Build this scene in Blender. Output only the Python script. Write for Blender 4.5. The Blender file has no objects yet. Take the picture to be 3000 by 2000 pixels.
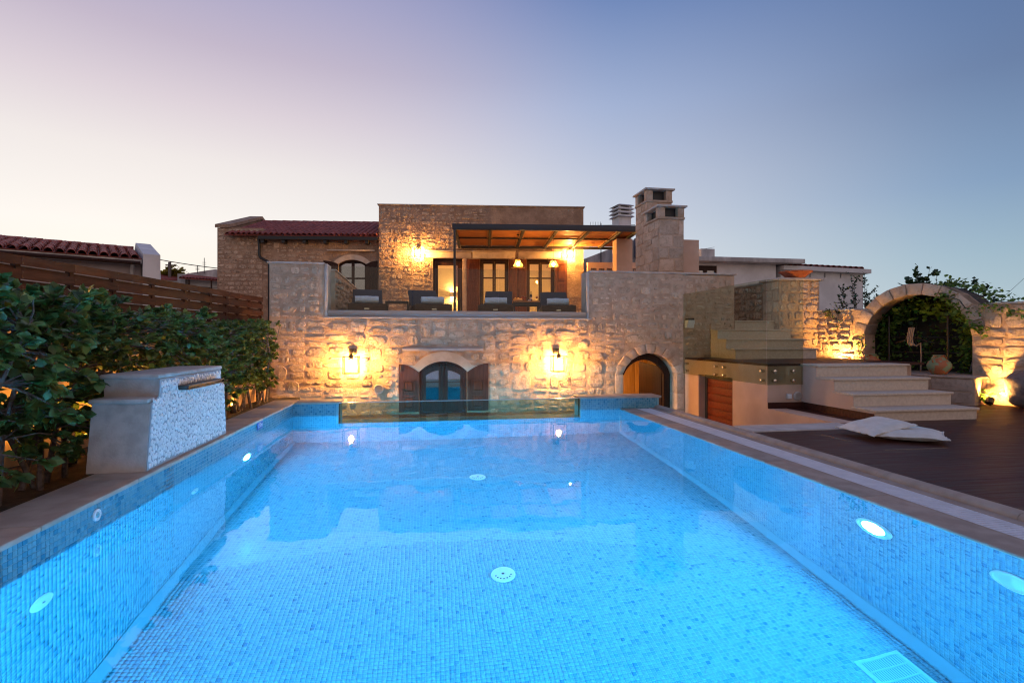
import bpy, bmesh, math, random
import numpy as np
from mathutils import Vector, Matrix, noise as mnoise

# ------------------------------------------------------------------ camera, sky, sun, exposure
sc = bpy.context.scene
COL = sc.collection
cam = bpy.data.cameras.new('camera')
cam.lens = 18.36
cam.sensor_width = 36.0
cam.shift_y = -0.00367
cam.clip_start = 0.05
cam.clip_end = 2000.0
cam_o = bpy.data.objects.new('camera', cam)
COL.objects.link(cam_o)
YAW = math.atan(248 / 1530)
cam_o.location = (0, 0, 1.1)
cam_o.rotation_euler = (math.pi / 2, 0, -YAW)
sc.camera = cam_o

SUN_AZ = math.radians(-30)          # sunset lies to the left, measured from +Y
world = bpy.data.worlds.new('World')
sc.world = world
world.use_nodes = True
nt = world.node_tree
bg = nt.nodes['Background']
sky = nt.nodes.new('ShaderNodeTexSky')
sky.sky_type = 'NISHITA'
sky.sun_disc = False
sky.sun_elevation = math.radians(3.0)
sky.sun_rotation = SUN_AZ
sky.dust_density = 3.0
sky.ozone_density = 3.0


def _lin(c):
    return tuple(((v / 255) / 12.92 if v / 255 <= .04045 else ((v / 255 + .055) / 1.055) ** 2.4) for v in c)


def _ramp(tree, stops):
    n = tree.nodes.new('ShaderNodeValToRGB')
    n.color_ramp.interpolation = 'EASE' if len(stops) < 3 else 'LINEAR'
    el = n.color_ramp.elements
    while len(el) < len(stops):
        el.new(0.5)
    for e, (p, c) in zip(el, stops):
        e.position = p
        e.color = (*c[:3], 1)
    return n


def world_nodes():
    N, L = nt.nodes.new, nt.links.new
    tc = N('ShaderNodeTexCoord')
    sep = N('ShaderNodeSeparateXYZ')
    L(tc.outputs['Generated'], sep.inputs[0])
    flat = N('ShaderNodeVectorMath'); flat.operation = 'MULTIPLY'; flat.inputs[1].default_value = (1, 1, 0)
    L(tc.outputs['Generated'], flat.inputs[0])
    nrm = N('ShaderNodeVectorMath'); nrm.operation = 'NORMALIZE'
    L(flat.outputs[0], nrm.inputs[0])
    dot = N('ShaderNodeVectorMath'); dot.operation = 'DOT_PRODUCT'
    dot.inputs[1].default_value = (math.sin(SUN_AZ), math.cos(SUN_AZ), 0)
    L(nrm.outputs[0], dot.inputs[0])
    # elevation ramps of a clear twilight sky: towards the sunset, 45 degrees off, 90 degrees off, opposite (out of view, brightened and warmed to fill the front walls)
    zen = (92, 118, 174)
    A = _ramp(nt, [(0, _lin((255, 246, 228))), (.17, _lin((254, 250, 245))), (.28, _lin((244, 237, 235))), (.36, _lin((226, 214, 222))), (.44, _lin((200, 188, 207))), (.52, _lin((176, 172, 204))), (.64, _lin((138, 146, 192))), (1, _lin(zen))])
    B = _ramp(nt, [(0, _lin((244, 240, 236))), (.17, _lin((222, 227, 235))), (.28, _lin((203, 210, 228))), (.40, _lin((172, 187, 220))), (.55, _lin((112, 138, 190))), (1, _lin(zen))])
    Cc = _ramp(nt, [(0, _lin((178, 204, 212))), (.12, _lin((142, 179, 200))), (.22, _lin((108, 148, 188))), (.36, _lin((80, 113, 158))), (.55, _lin((74, 106, 158))), (1, _lin(zen))])
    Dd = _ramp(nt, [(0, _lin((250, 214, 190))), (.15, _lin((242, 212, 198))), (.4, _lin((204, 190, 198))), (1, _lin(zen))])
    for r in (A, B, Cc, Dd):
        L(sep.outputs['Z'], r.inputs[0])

    def fac(a, b):
        m = N('ShaderNodeMapRange'); m.interpolation_type = 'SMOOTHSTEP'
        m.inputs['From Min'].default_value = a; m.inputs['From Max'].default_value = b
        L(dot.outputs['Value'], m.inputs['Value'])
        return m.outputs[0]

    def mix(f, a, b):
        m = N('ShaderNodeMix'); m.data_type = 'RGBA'
        L(f, m.inputs[0]); L(a, m.inputs[6]); L(b, m.inputs[7])
        return m.outputs[2]
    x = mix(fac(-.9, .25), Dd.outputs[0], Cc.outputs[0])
    x = mix(fac(-.10, .80), x, B.outputs[0])
    x = mix(fac(.62, 1.0), x, A.outputs[0])
    # a share of the physical sky keeps its colour structure
    sk = N('ShaderNodeVectorMath'); sk.operation = 'SCALE'; sk.inputs['Scale'].default_value = .10
    L(sky.outputs[0], sk.inputs[0])
    mm = N('ShaderNodeMix'); mm.data_type = 'RGBA'; mm.inputs[0].default_value = .06
    L(x, mm.inputs[6]); L(sk.outputs[0], mm.inputs[7])
    L(mm.outputs[2], bg.inputs[0])
    bg.inputs[1].default_value = .91


world_nodes()

sun = bpy.data.lights.new('sun', 'SUN')
sun.energy = 0.25
sun.angle = math.radians(25)
sun.color = (1.0, .80, .70)
sun_o = bpy.data.objects.new('sun', sun)
COL.objects.link(sun_o)
_d = Vector((math.sin(SUN_AZ) * math.cos(.1), math.cos(SUN_AZ) * math.cos(.1), math.sin(.1)))
sun_o.rotation_euler = _d.to_track_quat('Z', 'Y').to_euler()

vs = sc.view_settings
vs.view_transform = 'Standard'
vs.look = 'None'
vs.exposure = 0.15
vs.gamma = 1.0
vs.use_curve_mapping = False
cy = sc.cycles
cy.max_bounces = 12
cy.diffuse_bounces = 3
cy.glossy_bounces = 4
cy.transmission_bounces = 8
cy.transparent_max_bounces = 24
cy.sample_clamp_indirect = 4.0
cy.blur_glossy = 0.8
cy.use_denoising = True
try:
    cy.denoiser = 'OPENIMAGEDENOISE'
    cy.denoising_input_passes = 'RGB_ALBEDO_NORMAL'
except Exception:
    pass
cy.use_adaptive_sampling = False
cy.pixel_filter_type = 'BLACKMAN_HARRIS'
cy.filter_width = 1.15

# ------------------------------------------------------------------ helpers
RND = random.Random(11)


def tag(o, label=None, cat=None, group=None, kind=None):
    if label: o['label'] = label
    if cat: o['category'] = cat
    if group: o['group'] = group
    if kind: o['kind'] = kind
    return o


def thing(name, loc, label, cat, rotz=0.0, group=None, kind=None):
    o = bpy.data.objects.new(name, None)
    o.empty_display_size = .1
    COL.objects.link(o)
    o.location = loc
    o.rotation_euler = (0, 0, rotz)
    return tag(o, label, cat, group, kind)


def link(name, me, parent=None, loc=(0, 0, 0), rot=(0, 0, 0), scale=(1, 1, 1)):
    o = bpy.data.objects.new(name, me)
    COL.objects.link(o)
    o.parent = parent
    o.location = loc
    o.rotation_euler = rot
    o.scale = scale
    return o


def copy_tree(o, parent=None):
    c = o.copy()
    COL.objects.link(c)
    c.parent = parent
    for ch in list(o.children):
        copy_tree(ch, c)
    return c


class MB:
    """collects simple shapes into one mesh"""

    def __init__(self):
        self.v = []
        self.f = []

    def add(self, verts, faces):
        n = len(self.v)
        self.v += [tuple(p) for p in verts]
        self.f += [tuple(i + n for i in f) for f in faces]
        return self

    def box(self, x0, x1, y0, y1, z0, z1):
        return self.add([(x0, y0, z0), (x1, y0, z0), (x1, y1, z0), (x0, y1, z0), (x0, y0, z1), (x1, y0, z1), (x1, y1, z1), (x0, y1, z1)],
                        [(0, 3, 2, 1), (4, 5, 6, 7), (0, 1, 5, 4), (1, 2, 6, 5), (2, 3, 7, 6), (3, 0, 4, 7)])

    def hexa(self, b, t):
        """eight corners: four of the bottom, four of the top, both counter-clockwise"""
        return self.add(list(b) + list(t), [(0, 3, 2, 1), (4, 5, 6, 7), (0, 1, 5, 4), (1, 2, 6, 5), (2, 3, 7, 6), (3, 0, 4, 7)])

    def bar(self, a, b, w, h, up=(0, 0, 1)):
        a, b = Vector(a), Vector(b)
        d = (b - a).normalized()
        u = Vector(up)
        if abs(d.dot(u)) > .98:
            u = Vector((1, 0, 0))
        s = d.cross(u).normalized() * (w / 2)
        t = s.cross(d).normalized() * (h / 2)
        return self.hexa([a - s - t, a + s - t, a + s + t, a - s + t], [b - s - t, b + s - t, b + s + t, b - s + t])

    def tube(self, path, r, n=8, cap=True, closed=False):
        path = [Vector(p) for p in path]
        rs = r if isinstance(r, (list, tuple)) else [r] * len(path)
        base = len(self.v)
        prev = None
        m = len(path)
        for i, p in enumerate(path):
            if closed:
                d = (path[(i + 1) % m] - path[i - 1]).normalized()
            else:
                d = (path[min(i + 1, m - 1)] - path[max(i - 1, 0)]).normalized()
            if prev is None:
                u = Vector((0, 0, 1)) if abs(d.z) < .9 else Vector((1, 0, 0))
            else:
                u = prev
            s = d.cross(u)
            if s.length < 1e-5:
                s = d.cross(Vector((.3, .8, .2)))
            s.normalize()
            t = s.cross(d).normalized()
            prev = t
            for k in range(n):
                a = 2 * math.pi * k / n
                q = p + (s * math.cos(a) + t * math.sin(a)) * rs[i]
                self.v.append((q.x, q.y, q.z))
        for i in range(m - (0 if closed else 1)):
            for k in range(n):
                a, b = base + i * n + k, base + i * n + (k + 1) % n
                i2 = (i + 1) % m
                c, d2 = base + i2 * n + (k + 1) % n, base + i2 * n + k
                self.f.append((a, b, c, d2))
        if cap and not closed:
            self.f.append(tuple(base + k for k in range(n))[::-1])
            self.f.append(tuple(base + (m - 1) * n + k for k in range(n)))
        return self

    def lathe(self, prof, n=20, c=(0, 0, 0)):
        base = len(self.v)
        for r, z in prof:
            for k in range(n):
                a = 2 * math.pi * k / n
                self.v.append((c[0] + r * math.cos(a), c[1] + r * math.sin(a), c[2] + z))
        for i in range(len(prof) - 1):
            for k in range(n):
                self.f.append((base + i * n + k, base + i * n + (k + 1) % n, base + (i + 1) * n + (k + 1) % n, base + (i + 1) * n + k))
        if prof[0][0] > 1e-4:
            self.f.append(tuple(base + k for k in range(n))[::-1])
        if prof[-1][0] > 1e-4:
            self.f.append(tuple(base + (len(prof) - 1) * n + k for k in range(n)))
        return self

    def extrude(self, poly, axis, a, b):
        """poly in the two other axes (in xyz order), extruded along axis from a to b"""
        def p3(p, h):
            q = list(p)
            q.insert(axis, h)
            return tuple(q)
        n = len(poly)
        self.add([p3(p, a) for p in poly] + [p3(p, b) for p in poly],
                 [tuple(range(n))[::-1], tuple(range(n, 2 * n))] + [(i, (i + 1) % n, n + (i + 1) % n, n + i) for i in range(n)])
        return self

    def mesh(self, name, mat=None, smooth=False, bevel=0.0, seg=2):
        me = bpy.data.meshes.new(name)
        me.from_pydata(self.v, [], self.f)
        bm = bmesh.new()
        bm.from_mesh(me)
        if bevel > 0:
            bmesh.ops.recalc_face_normals(bm, faces=bm.faces)
            ed = [e for e in bm.edges if len(e.link_faces) == 2 and e.calc_face_angle(0) > .5]
            bmesh.ops.bevel(bm, geom=ed, offset=bevel, segments=seg, affect='EDGES', profile=.5, clamp_overlap=True)
        bmesh.ops.recalc_face_normals(bm, faces=bm.faces)
        bm.to_mesh(me)
        bm.free()
        if mat:
            me.materials.append(mat)
        if smooth:
            me.shade_smooth()
            try:
                me.set_sharp_from_angle(angle=math.radians(40))
            except Exception:
                pass
        return me

    def build(self, name, mat, parent=None, smooth=False, bevel=0.0, seg=2, loc=(0, 0, 0), rot=(0, 0, 0)):
        return link(name, self.mesh(name, mat, smooth, bevel, seg), parent, loc, rot)


def box(name, mat, parent, x0, x1, y0, y1, z0, z1, bevel=0.0, smooth=False):
    return MB().box(x0, x1, y0, y1, z0, z1).build(name, mat, parent, bevel=bevel, smooth=smooth or bevel > 0)


def wall_holes(mb, x0, x1, z0, z1, y0, y1, holes):
    """a wall slab in the xz plane between y0 (front) and y1 (back) with rectangular openings (xa, xb, za, zb)"""
    xs = sorted({x0, x1, *[min(max(h[i], x0), x1) for h in holes for i in (0, 1)]})
    zs = sorted({z0, z1, *[min(max(h[i], z0), z1) for h in holes for i in (2, 3)]})

    def solid(i, j):
        if i < 0 or j < 0 or i >= len(xs) - 1 or j >= len(zs) - 1:
            return False
        cx, cz = (xs[i] + xs[i + 1]) / 2, (zs[j] + zs[j + 1]) / 2
        return not any(h[0] < cx < h[1] and h[2] < cz < h[3] for h in holes)
    for i in range(len(xs) - 1):
        for j in range(len(zs) - 1):
            if not solid(i, j):
                continue
            a, b, c, d = xs[i], xs[i + 1], zs[j], zs[j + 1]
            mb.add([(a, y0, c), (b, y0, c), (b, y0, d), (a, y0, d)], [(0, 1, 2, 3)])
            mb.add([(a, y1, c), (b, y1, c), (b, y1, d), (a, y1, d)], [(3, 2, 1, 0)])
            if not solid(i - 1, j): mb.add([(a, y0, c), (a, y1, c), (a, y1, d), (a, y0, d)], [(3, 2, 1, 0)])
            if not solid(i + 1, j): mb.add([(b, y0, c), (b, y1, c), (b, y1, d), (b, y0, d)], [(0, 1, 2, 3)])
            if not solid(i, j - 1): mb.add([(a, y0, c), (b, y0, c), (b, y1, c), (a, y1, c)], [(3, 2, 1, 0)])
            if not solid(i, j + 1): mb.add([(a, y0, d), (b, y0, d), (b, y1, d), (a, y1, d)], [(0, 1, 2, 3)])
    return mb


def arc(xa, xb, zs, zt, n=14):
    """points of a segmental arch from (xa, zs) over the crown zt to (xb, zs)"""
    cx, hw, rise = (xa + xb) / 2, (xb - xa) / 2, zt - zs
    if rise >= hw * .98:
        return [(cx - hw * math.cos(math.pi * i / n), zs + rise * math.sin(math.pi * i / n)) for i in range(n + 1)]
    Rr = (hw * hw + rise * rise) / (2 * rise)
    zc = zt - Rr
    a0 = math.asin(hw / Rr)
    return [(cx + Rr * math.sin(-a0 + 2 * a0 * i / n), zc + Rr * math.cos(-a0 + 2 * a0 * i / n)) for i in range(n + 1)]


def arch_fill(mb, pts, ztop, y0, y1):
    """fills between an arch curve and the level ztop"""
    for (xa, za), (xb, zb) in zip(pts, pts[1:]):
        mb.hexa([(xa, y0, za), (xb, y0, zb), (xb, y1, zb), (xa, y1, za)], [(xa, y0, ztop), (xb, y0, ztop), (xb, y1, ztop), (xa, y1, ztop)])
    return mb


def arch_band(mb, inner, outer, y0, y1):
    for i in range(len(inner) - 1):
        a, b, c, d = inner[i], inner[i + 1], outer[i + 1], outer[i]
        mb.hexa([(a[0], y0, a[1]), (b[0], y0, b[1]), (b[0], y1, b[1]), (a[0], y1, a[1])],
                [(d[0], y0, d[1]), (c[0], y0, c[1]), (c[0], y1, c[1]), (d[0], y1, d[1])])
    return mb


# ------------------------------------------------------------------ materials
def new_mat(name):
    m = bpy.data.materials.new(name)
    m.use_nodes = True
    t = m.node_tree
    return m, t, t.nodes['Principled BSDF'], t.nodes.new, t.links.new


def pos_node(t, scale=(1, 1, 1), rand=0.0):
    g = t.nodes.new('ShaderNodeNewGeometry')
    out = g.outputs['Position']
    mp = t.nodes.new('ShaderNodeMapping')
    mp.inputs['Scale'].default_value = scale
    t.links.new(out, mp.inputs['Vector'])
    out = mp.outputs[0]
    if rand:
        oi = t.nodes.new('ShaderNodeObjectInfo')
        sc_ = t.nodes.new('ShaderNodeMath'); sc_.operation = 'MULTIPLY'; sc_.inputs[1].default_value = rand
        t.links.new(oi.outputs['Random'], sc_.inputs[0])
        ad = t.nodes.new('ShaderNodeVectorMath'); ad.operation = 'ADD'
        t.links.new(out, ad.inputs[0]); t.links.new(sc_.outputs[0], ad.inputs[1])
        out = ad.outputs[0]
    return out


def noise_n(t, vec, scale, detail=4, rough=.55, dist=0.0):
    n = t.nodes.new('ShaderNodeTexNoise')
    n.inputs['Scale'].default_value = scale
    n.inputs['Detail'].default_value = detail
    n.inputs['Roughness'].default_value = rough
    n.inputs['Distortion'].default_value = dist
    t.links.new(vec, n.inputs['Vector'])
    return n.outputs[0]


def mixc(t, f, a, b, blend='MIX'):
    m = t.nodes.new('ShaderNodeMix'); m.data_type = 'RGBA'; m.blend_type = blend
    for i, x in ((0, f), (6, a), (7, b)):
        if isinstance(x, (int, float)):
            m.inputs[i].default_value = x
        elif isinstance(x, tuple):
            m.inputs[i].default_value = (*x[:3], 1)
        else:
            t.links.new(x, m.inputs[i])
    return m.outputs[2]


def bump_n(t, h, strength, dist, prev=None):
    b = t.nodes.new('ShaderNodeBump')
    b.inputs['Strength'].default_value = strength
    b.inputs['Distance'].default_value = dist
    t.links.new(h, b.inputs['Height'])
    if prev is not None:
        t.links.new(prev, b.inputs['Normal'])
    return b.outputs[0]


def M(name, c1, c2=None, rough=.6, vscale=4.0, stretch=(1, 1, 1), bump=0.0, bscale=40.0, bdist=.006, metal=0.0, objrand=0.0, spec=.5, detail=5, contrast=(.35, .65)):
    m, t, p, N, L = new_mat(name)
    v = pos_node(t, stretch, 37.0 if objrand else 0.0)
    col = None
    if c2:
        f = noise_n(t, v, vscale, detail)
        r = _ramp(t, [(contrast[0], c1), (contrast[1], c2)])
        L(f, r.inputs[0])
        col = r.outputs[0]
    if objrand:
        oi = N('ShaderNodeObjectInfo')
        mr = N('ShaderNodeMapRange')
        mr.inputs['To Min'].default_value = 1 - objrand
        mr.inputs['To Max'].default_value = 1 + objrand
        L(oi.outputs['Random'], mr.inputs['Value'])
        hs = N('ShaderNodeHueSaturation')
        L(mr.outputs[0], hs.inputs['Value'])
        if col is not None:
            L(col, hs.inputs['Color'])
        else:
            hs.inputs['Color'].default_value = (*c1, 1)
        col = hs.outputs[0]
    if col is not None:
        L(col, p.inputs['Base Color'])
    else:
        p.inputs['Base Color'].default_value = (*c1, 1)
    p.inputs['Roughness'].default_value = rough
    p.inputs['Metallic'].default_value = metal
    p.inputs['Specular IOR Level'].default_value = spec
    if bump:
        L(bump_n(t, noise_n(t, v, bscale, 6, .6), bump, bdist), p.inputs['Normal'])
    return m


def M_stone(name, a, b, dark, rand=.16, coarse=9.0, strength=.9, dist=.03, pit=.5):
    """rough hewn limestone: patchy colour, dark weathering in the pits, strong relief"""
    m, t, p, N, L = new_mat(name)
    v = pos_node(t, (1, 1, 1), 53.0)
    f = noise_n(t, v, 3.2, 5, .6)
    r = _ramp(t, [(.3, a), (.7, b)]); L(f, r.inputs[0])
    g = noise_n(t, v, 16, 6, .7)
    rg = _ramp(t, [(.36, (pit, pit, pit)), (.52, (0, 0, 0))]); L(g, rg.inputs[0])
    col = mixc(t, rg.outputs[0], r.outputs[0], dark)
    oi = N('ShaderNodeObjectInfo')
    mr = N('ShaderNodeMapRange'); mr.inputs['To Min'].default_value = 1 - rand; mr.inputs['To Max'].default_value = 1 + rand
    L(oi.outputs['Random'], mr.inputs['Value'])
    hs = N('ShaderNodeHueSaturation'); L(col, hs.inputs['Color']); L(mr.outputs[0], hs.inputs['Value'])
    L(hs.outputs[0], p.inputs['Base Color'])
    p.inputs['Roughness'].default_value = .92
    p.inputs['Specular IOR Level'].default_value = .2
    n1 = bump_n(t, noise_n(t, v, coarse, 8, .68, .4), strength, dist)
    n2 = bump_n(t, noise_n(t, v, coarse * 5, 5, .6), .6, .006, n1)
    L(n2, p.inputs['Normal'])
    return m


def M_wood(name, c1, c2, axis=0, rough=.5, objrand=.18, scale=1.0, bump=.25):
    m, t, p, N, L = new_mat(name)
    st = [40 * scale] * 3
    st[axis] = 2.2 * scale
    v = pos_node(t, tuple(st), 29.0)
    f = noise_n(t, v, 1.0, 6, .6, .6)
    r = _ramp(t, [(.3, c1), (.72, c2)]); L(f, r.inputs[0])
    oi = N('ShaderNodeObjectInfo')
    mr = N('ShaderNodeMapRange'); mr.inputs['To Min'].default_value = 1 - objrand; mr.inputs['To Max'].default_value = 1 + objrand
    L(oi.outputs['Random'], mr.inputs['Value'])
    hs = N('ShaderNodeHueSaturation'); L(r.outputs[0], hs.inputs['Color']); L(mr.outputs[0], hs.inputs['Value'])
    L(hs.outputs[0], p.inputs['Base Color'])
    p.inputs['Roughness'].default_value = rough
    p.inputs['Specular IOR Level'].default_value = .22
    L(bump_n(t, f, bump, .003), p.inputs['Normal'])
    return m


def M_glass(name, tint=(.93, .96, .95), f0=.045, rough=0.0, gain=1.0):
    """thin clear sheet: passes light straight through, mirrors more at grazing angles"""
    m, t, p, N, L = new_mat(name)
    t.nodes.remove(p)
    out = t.nodes['Material Output']
    tr = N('ShaderNodeBsdfTransparent'); tr.inputs[0].default_value = (*tint, 1)
    gl = N('ShaderNodeBsdfGlossy'); gl.inputs['Roughness'].default_value = rough
    lw = N('ShaderNodeLayerWeight'); lw.inputs['Blend'].default_value = .5
    pw = N('ShaderNodeMath'); pw.operation = 'POWER'; pw.inputs[1].default_value = 5
    L(lw.outputs['Facing'], pw.inputs[0])
    ma = N('ShaderNodeMath'); ma.operation = 'MULTIPLY_ADD'; ma.inputs[1].default_value = (1 - f0) * gain; ma.inputs[2].default_value = f0
    L(pw.outputs[0], ma.inputs[0])
    mx = N('ShaderNodeMixShader')
    L(ma.outputs[0], mx.inputs[0]); L(tr.outputs[0], mx.inputs[1]); L(gl.outputs[0], mx.inputs[2])
    L(mx.outputs[0], out.inputs['Surface'])
    return m


def M_emit(name, col, strength):
    m, t, p, N, L = new_mat(name)
    p.inputs['Base Color'].default_value = (*col, 1)
    p.inputs['Emission Color'].default_value = (*col, 1)
    p.inputs['Emission Strength'].default_value = strength
    return m


def M_leaf(name, c1, c2, trans=.35, rough=.38):
    m, t, p, N, L = new_mat(name)
    out = t.nodes['Material Output']
    v = pos_node(t, (1, 1, 1), 11.0)
    w = N('ShaderNodeTexWhiteNoise'); w.noise_dimensions = '3D'
    sn = N('ShaderNodeVectorMath'); sn.operation = 'SNAP'; sn.inputs[1].default_value = (.06, .06, .06)
    L(v, sn.inputs[0]); L(sn.outputs[0], w.inputs['Vector'])
    r = _ramp(t, [(0, c1), (1, c2)]); L(w.outputs['Value'], r.inputs[0])
    L(r.outputs[0], p.inputs['Base Color'])
    p.inputs['Roughness'].default_value = rough
    tl = N('ShaderNodeBsdfTranslucent')
    br = N('ShaderNodeHueSaturation'); br.inputs['Value'].default_value = 2.0; br.inputs['Saturation'].default_value = 1.05
    L(r.outputs[0], br.inputs['Color']); L(br.outputs[0], tl.inputs[0])
    mx = N('ShaderNodeMixShader'); mx.inputs[0].default_value = trans
    L(p.outputs[0], mx.inputs[1]); L(tl.outputs[0], mx.inputs[2])
    L(mx.outputs[0], out.inputs['Surface'])
    return m


def M_tile(name, attr=True):
    """glass mosaic: colour per piece"""
    m, t, p, N, L = new_mat(name)
    if attr:
        a = N('ShaderNodeAttribute'); a.attribute_name = 'Col'
        col = a.outputs['Color']
    else:
        oi = N('ShaderNodeObjectInfo')
        r = _ramp(t, [(0, TILE_COLS[0]), (.25, TILE_COLS[1]), (.5, TILE_COLS[2]), (.75, TILE_COLS[3]), (.9, TILE_COLS[4])])
        r.color_ramp.interpolation = 'CONSTANT'
        L(oi.outputs['Random'], r.inputs[0])
        col = r.outputs[0]
    v = pos_node(t)
    f = noise_n(t, v, 60, 3)
    rr = _ramp(t, [(.3, (.86, .86, .86)), (.7, (1.08, 1.08, 1.08))]); L(f, rr.inputs[0])
    L(mixc(t, 1.0, col, rr.outputs[0], 'MULTIPLY'), p.inputs['Base Color'])
    p.inputs['Roughness'].default_value = .14
    return m


TILE_COLS = [(.130, .310, .375), (.108, .290, .360), (.085, .265, .345), (.058, .225, .312), (.024, .160, .248)]

MAT = dict(
    mortar=M('lime_mortar', (.46, .305, .205), (.60, .415, .29), .95, 7, bump=.7, bscale=45, bdist=.012, detail=7),
    mortar2=M('old_render', (.33, .21, .14), (.48, .32, .22), .95, 3.0, bump=1.0, bscale=16, bdist=.045, detail=8),
    stone=M_stone('limestone', (.50, .355, .25), (.66, .495, .365), (.22, .145, .09), coarse=17, strength=.75, dist=.022),
    stone2=M_stone('weathered_limestone', (.47, .33, .23), (.63, .47, .345), (.13, .085, .06), rand=.16, coarse=14, strength=.8, dist=.03, pit=.7),
    stone3=M_stone('sawn_limestone', (.50, .35, .25), (.64, .475, .36), (.25, .165, .115), strength=.55, dist=.015, pit=.35),
    ashlar=M('smooth_limestone', (.55, .42, .31), (.66, .53, .42), .8, 5, bump=.25, bscale=90, bdist=.003),
    coping=M('travertine_coping', (.33, .25, .20), (.42, .33, .27), .72, 6, bump=.25, bscale=120, bdist=.002, detail=7),
    capping=M('pale_stone_capping', (.46, .40, .36), (.60, .53, .47), .75, 5, bump=.2, bscale=90, bdist=.003, detail=7),
    step=M('speckled_step_stone', (.54, .425, .32), (.62, .50, .385), .7, 26, bump=.15, bscale=140, bdist=.002, detail=8),
    plaster=M('pink_plaster', (.56, .37, .27), (.64, .44, .33), .9, 2.0, bump=.2, bscale=50, bdist=.004),
    white=M('white_render', (.60, .58, .57), (.72, .70, .69), .9, 1.6, bump=.25, bscale=30, bdist=.006),
    concrete=M('stained_concrete', (.36, .34, .33), (.60, .57, .55), .95, 2.4, (1, 1, .35), bump=.3, bscale=25, bdist=.01, detail=8),
    fount=M('fountain_stone', (.38, .33, .295), (.50, .44, .40), .85, 9, bump=.5, bscale=70, bdist=.006, detail=7),
    grout=M('pale_grout', (.30, .37, .40), (.36, .42, .44), .9, 20),
    grey_grout=M('pool_grout', (.19, .38, .44), (.23, .43, .49), .9, 12),
    pebble=M('white_pebble', (.62, .61, .60), (.74, .73, .72), .45, 14, objrand=.10),
    deck=None, soil=M('garden_soil', (.035, .025, .018), (.07, .05, .035), 1, 9, bump=.8, bscale=30, bdist=.02),
    ground=M('dry_ground', (.16, .12, .08), (.24, .19, .13), 1, 1.2, bump=.4, bscale=8, bdist=.05),
    court=M('courtyard_paving', (.26, .21, .17), (.34, .28, .23), .8, 3),
    fence=M_wood('fence_board', (.038, .013, .0065), (.085, .030, .015), 1, .6),
    dwood=M_wood('dark_shutter_wood', (.020, .0075, .005), (.052, .019, .011), 2, .5, .1),
    rwood=M_wood('red_door_plank', (.16, .030, .012), (.26, .055, .022), 0, .5, .12),
    owood=M_wood('honey_oak', (.42, .20, .06), (.62, .33, .11), 2, .5, .1),
    lwood=M_wood('lounger_timber', (.05, .022, .013), (.11, .05, .028), 0, .5, .1),
    twood=M_wood('table_timber', (.30, .13, .05), (.46, .22, .09), 0, .45, .1),
    black=M('black_metal', (.012, .012, .014), None, .45),
    iron=M('bronzed_iron', (.06, .045, .035), None, .5, metal=.6),
    steel=M('brushed_steel', (.55, .52, .46), None, .25, metal=1.0),
    navy=M('charcoal_frame_paint', (.030, .032, .040), None, .45),
    sling=M('charcoal_sling', (.022, .024, .030), (.032, .034, .042), .85, 60),
    towel=M('white_towel', (.74, .74, .80), (.84, .84, .88), .95, 30, bump=.7, bscale=160, bdist=.006),
    cushion=M('cream_cotton', (.66, .62, .55), (.74, .70, .63), .95, 12, bump=.4, bscale=220, bdist=.003),
    mint=M('mint_cotton', (.50, .62, .58), (.58, .68, .64), .95, 12, bump=.4, bscale=220, bdist=.003),
    roof=M('clay_roof_tile', (.22, .045, .030), (.36, .085, .055), .75, 9, bump=.3, bscale=60, bdist=.004, objrand=.22),
    clay=M('terracotta', (.34, .09, .045), (.46, .14, .07), .8, 8, bump=.2, bscale=60, bdist=.003),
    reed=None, plastic=M('white_plastic', (.80, .81, .82), None, .35),
    grate=M('grey_white_grating', (.66, .65, .68), (.74, .73, .76), .5, 8),
    room=M('cream_room_paint', (.78, .62, .36), None, .9),
    sign=M('blue_enamel', (.012, .035, .26), None, .3),
    ink=M('white_print', (.85, .87, .9), None, .4),
    branch=M('grey_bark', (.10, .075, .065), (.19, .15, .135), .9, 30, bump=.5, bscale=60, bdist=.004),
    leaf=M_leaf('hedge_leaf', (.034, .066, .017), (.125, .175, .048)),
    leaf_y=M_leaf('yellowing_leaf', (.16, .13, .02), (.30, .22, .03)),
    vine=M_leaf('vine_leaf', (.045, .105, .018), (.15, .23, .035), .3, .5),
    shrub=M_leaf('shrub_leaf', (.012, .030, .012), (.035, .070, .024), .25, .5),
    wire=M('cable_black', (.02, .02, .02), None, .7),
    rock=M_stone('grey_boulder', (.20, .16, .15), (.32, .27, .25), (.08, .06, .06), coarse=6),
    glass=M_glass('balustrade_glass', (.88, .90, .87), .018),
    glass2=M_glass('green_rail_glass', (.83, .86, .78), .03),
    acrylic=M_glass('pool_acrylic', (.64, .74, .68), .022),
    pane=M_glass('window_pane', (.95, .95, .93), .06),
    clear=M_glass('lantern_glass', (.98, .98, .97), .03),
    dglass=M_glass('dark_window_pane', (.70, .76, .82), .24),
    green=M('wine_glass_green', (.010, .020, .008), None, .1),
    wine=M('red_wine', (.20, .01, .015), None, .1),
    fruit=M('orange_fruit', (.75, .30, .04), (.80, .45, .08), .5, 20),
    bread=M('bread_crust', (.55, .28, .09), (.70, .42, .16), .8, 30),
    rope=M('worn_rope', (.26, .17, .12), (.36, .25, .19), .95, 60),
)
WARM = (1.0, .47, .11)


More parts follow.
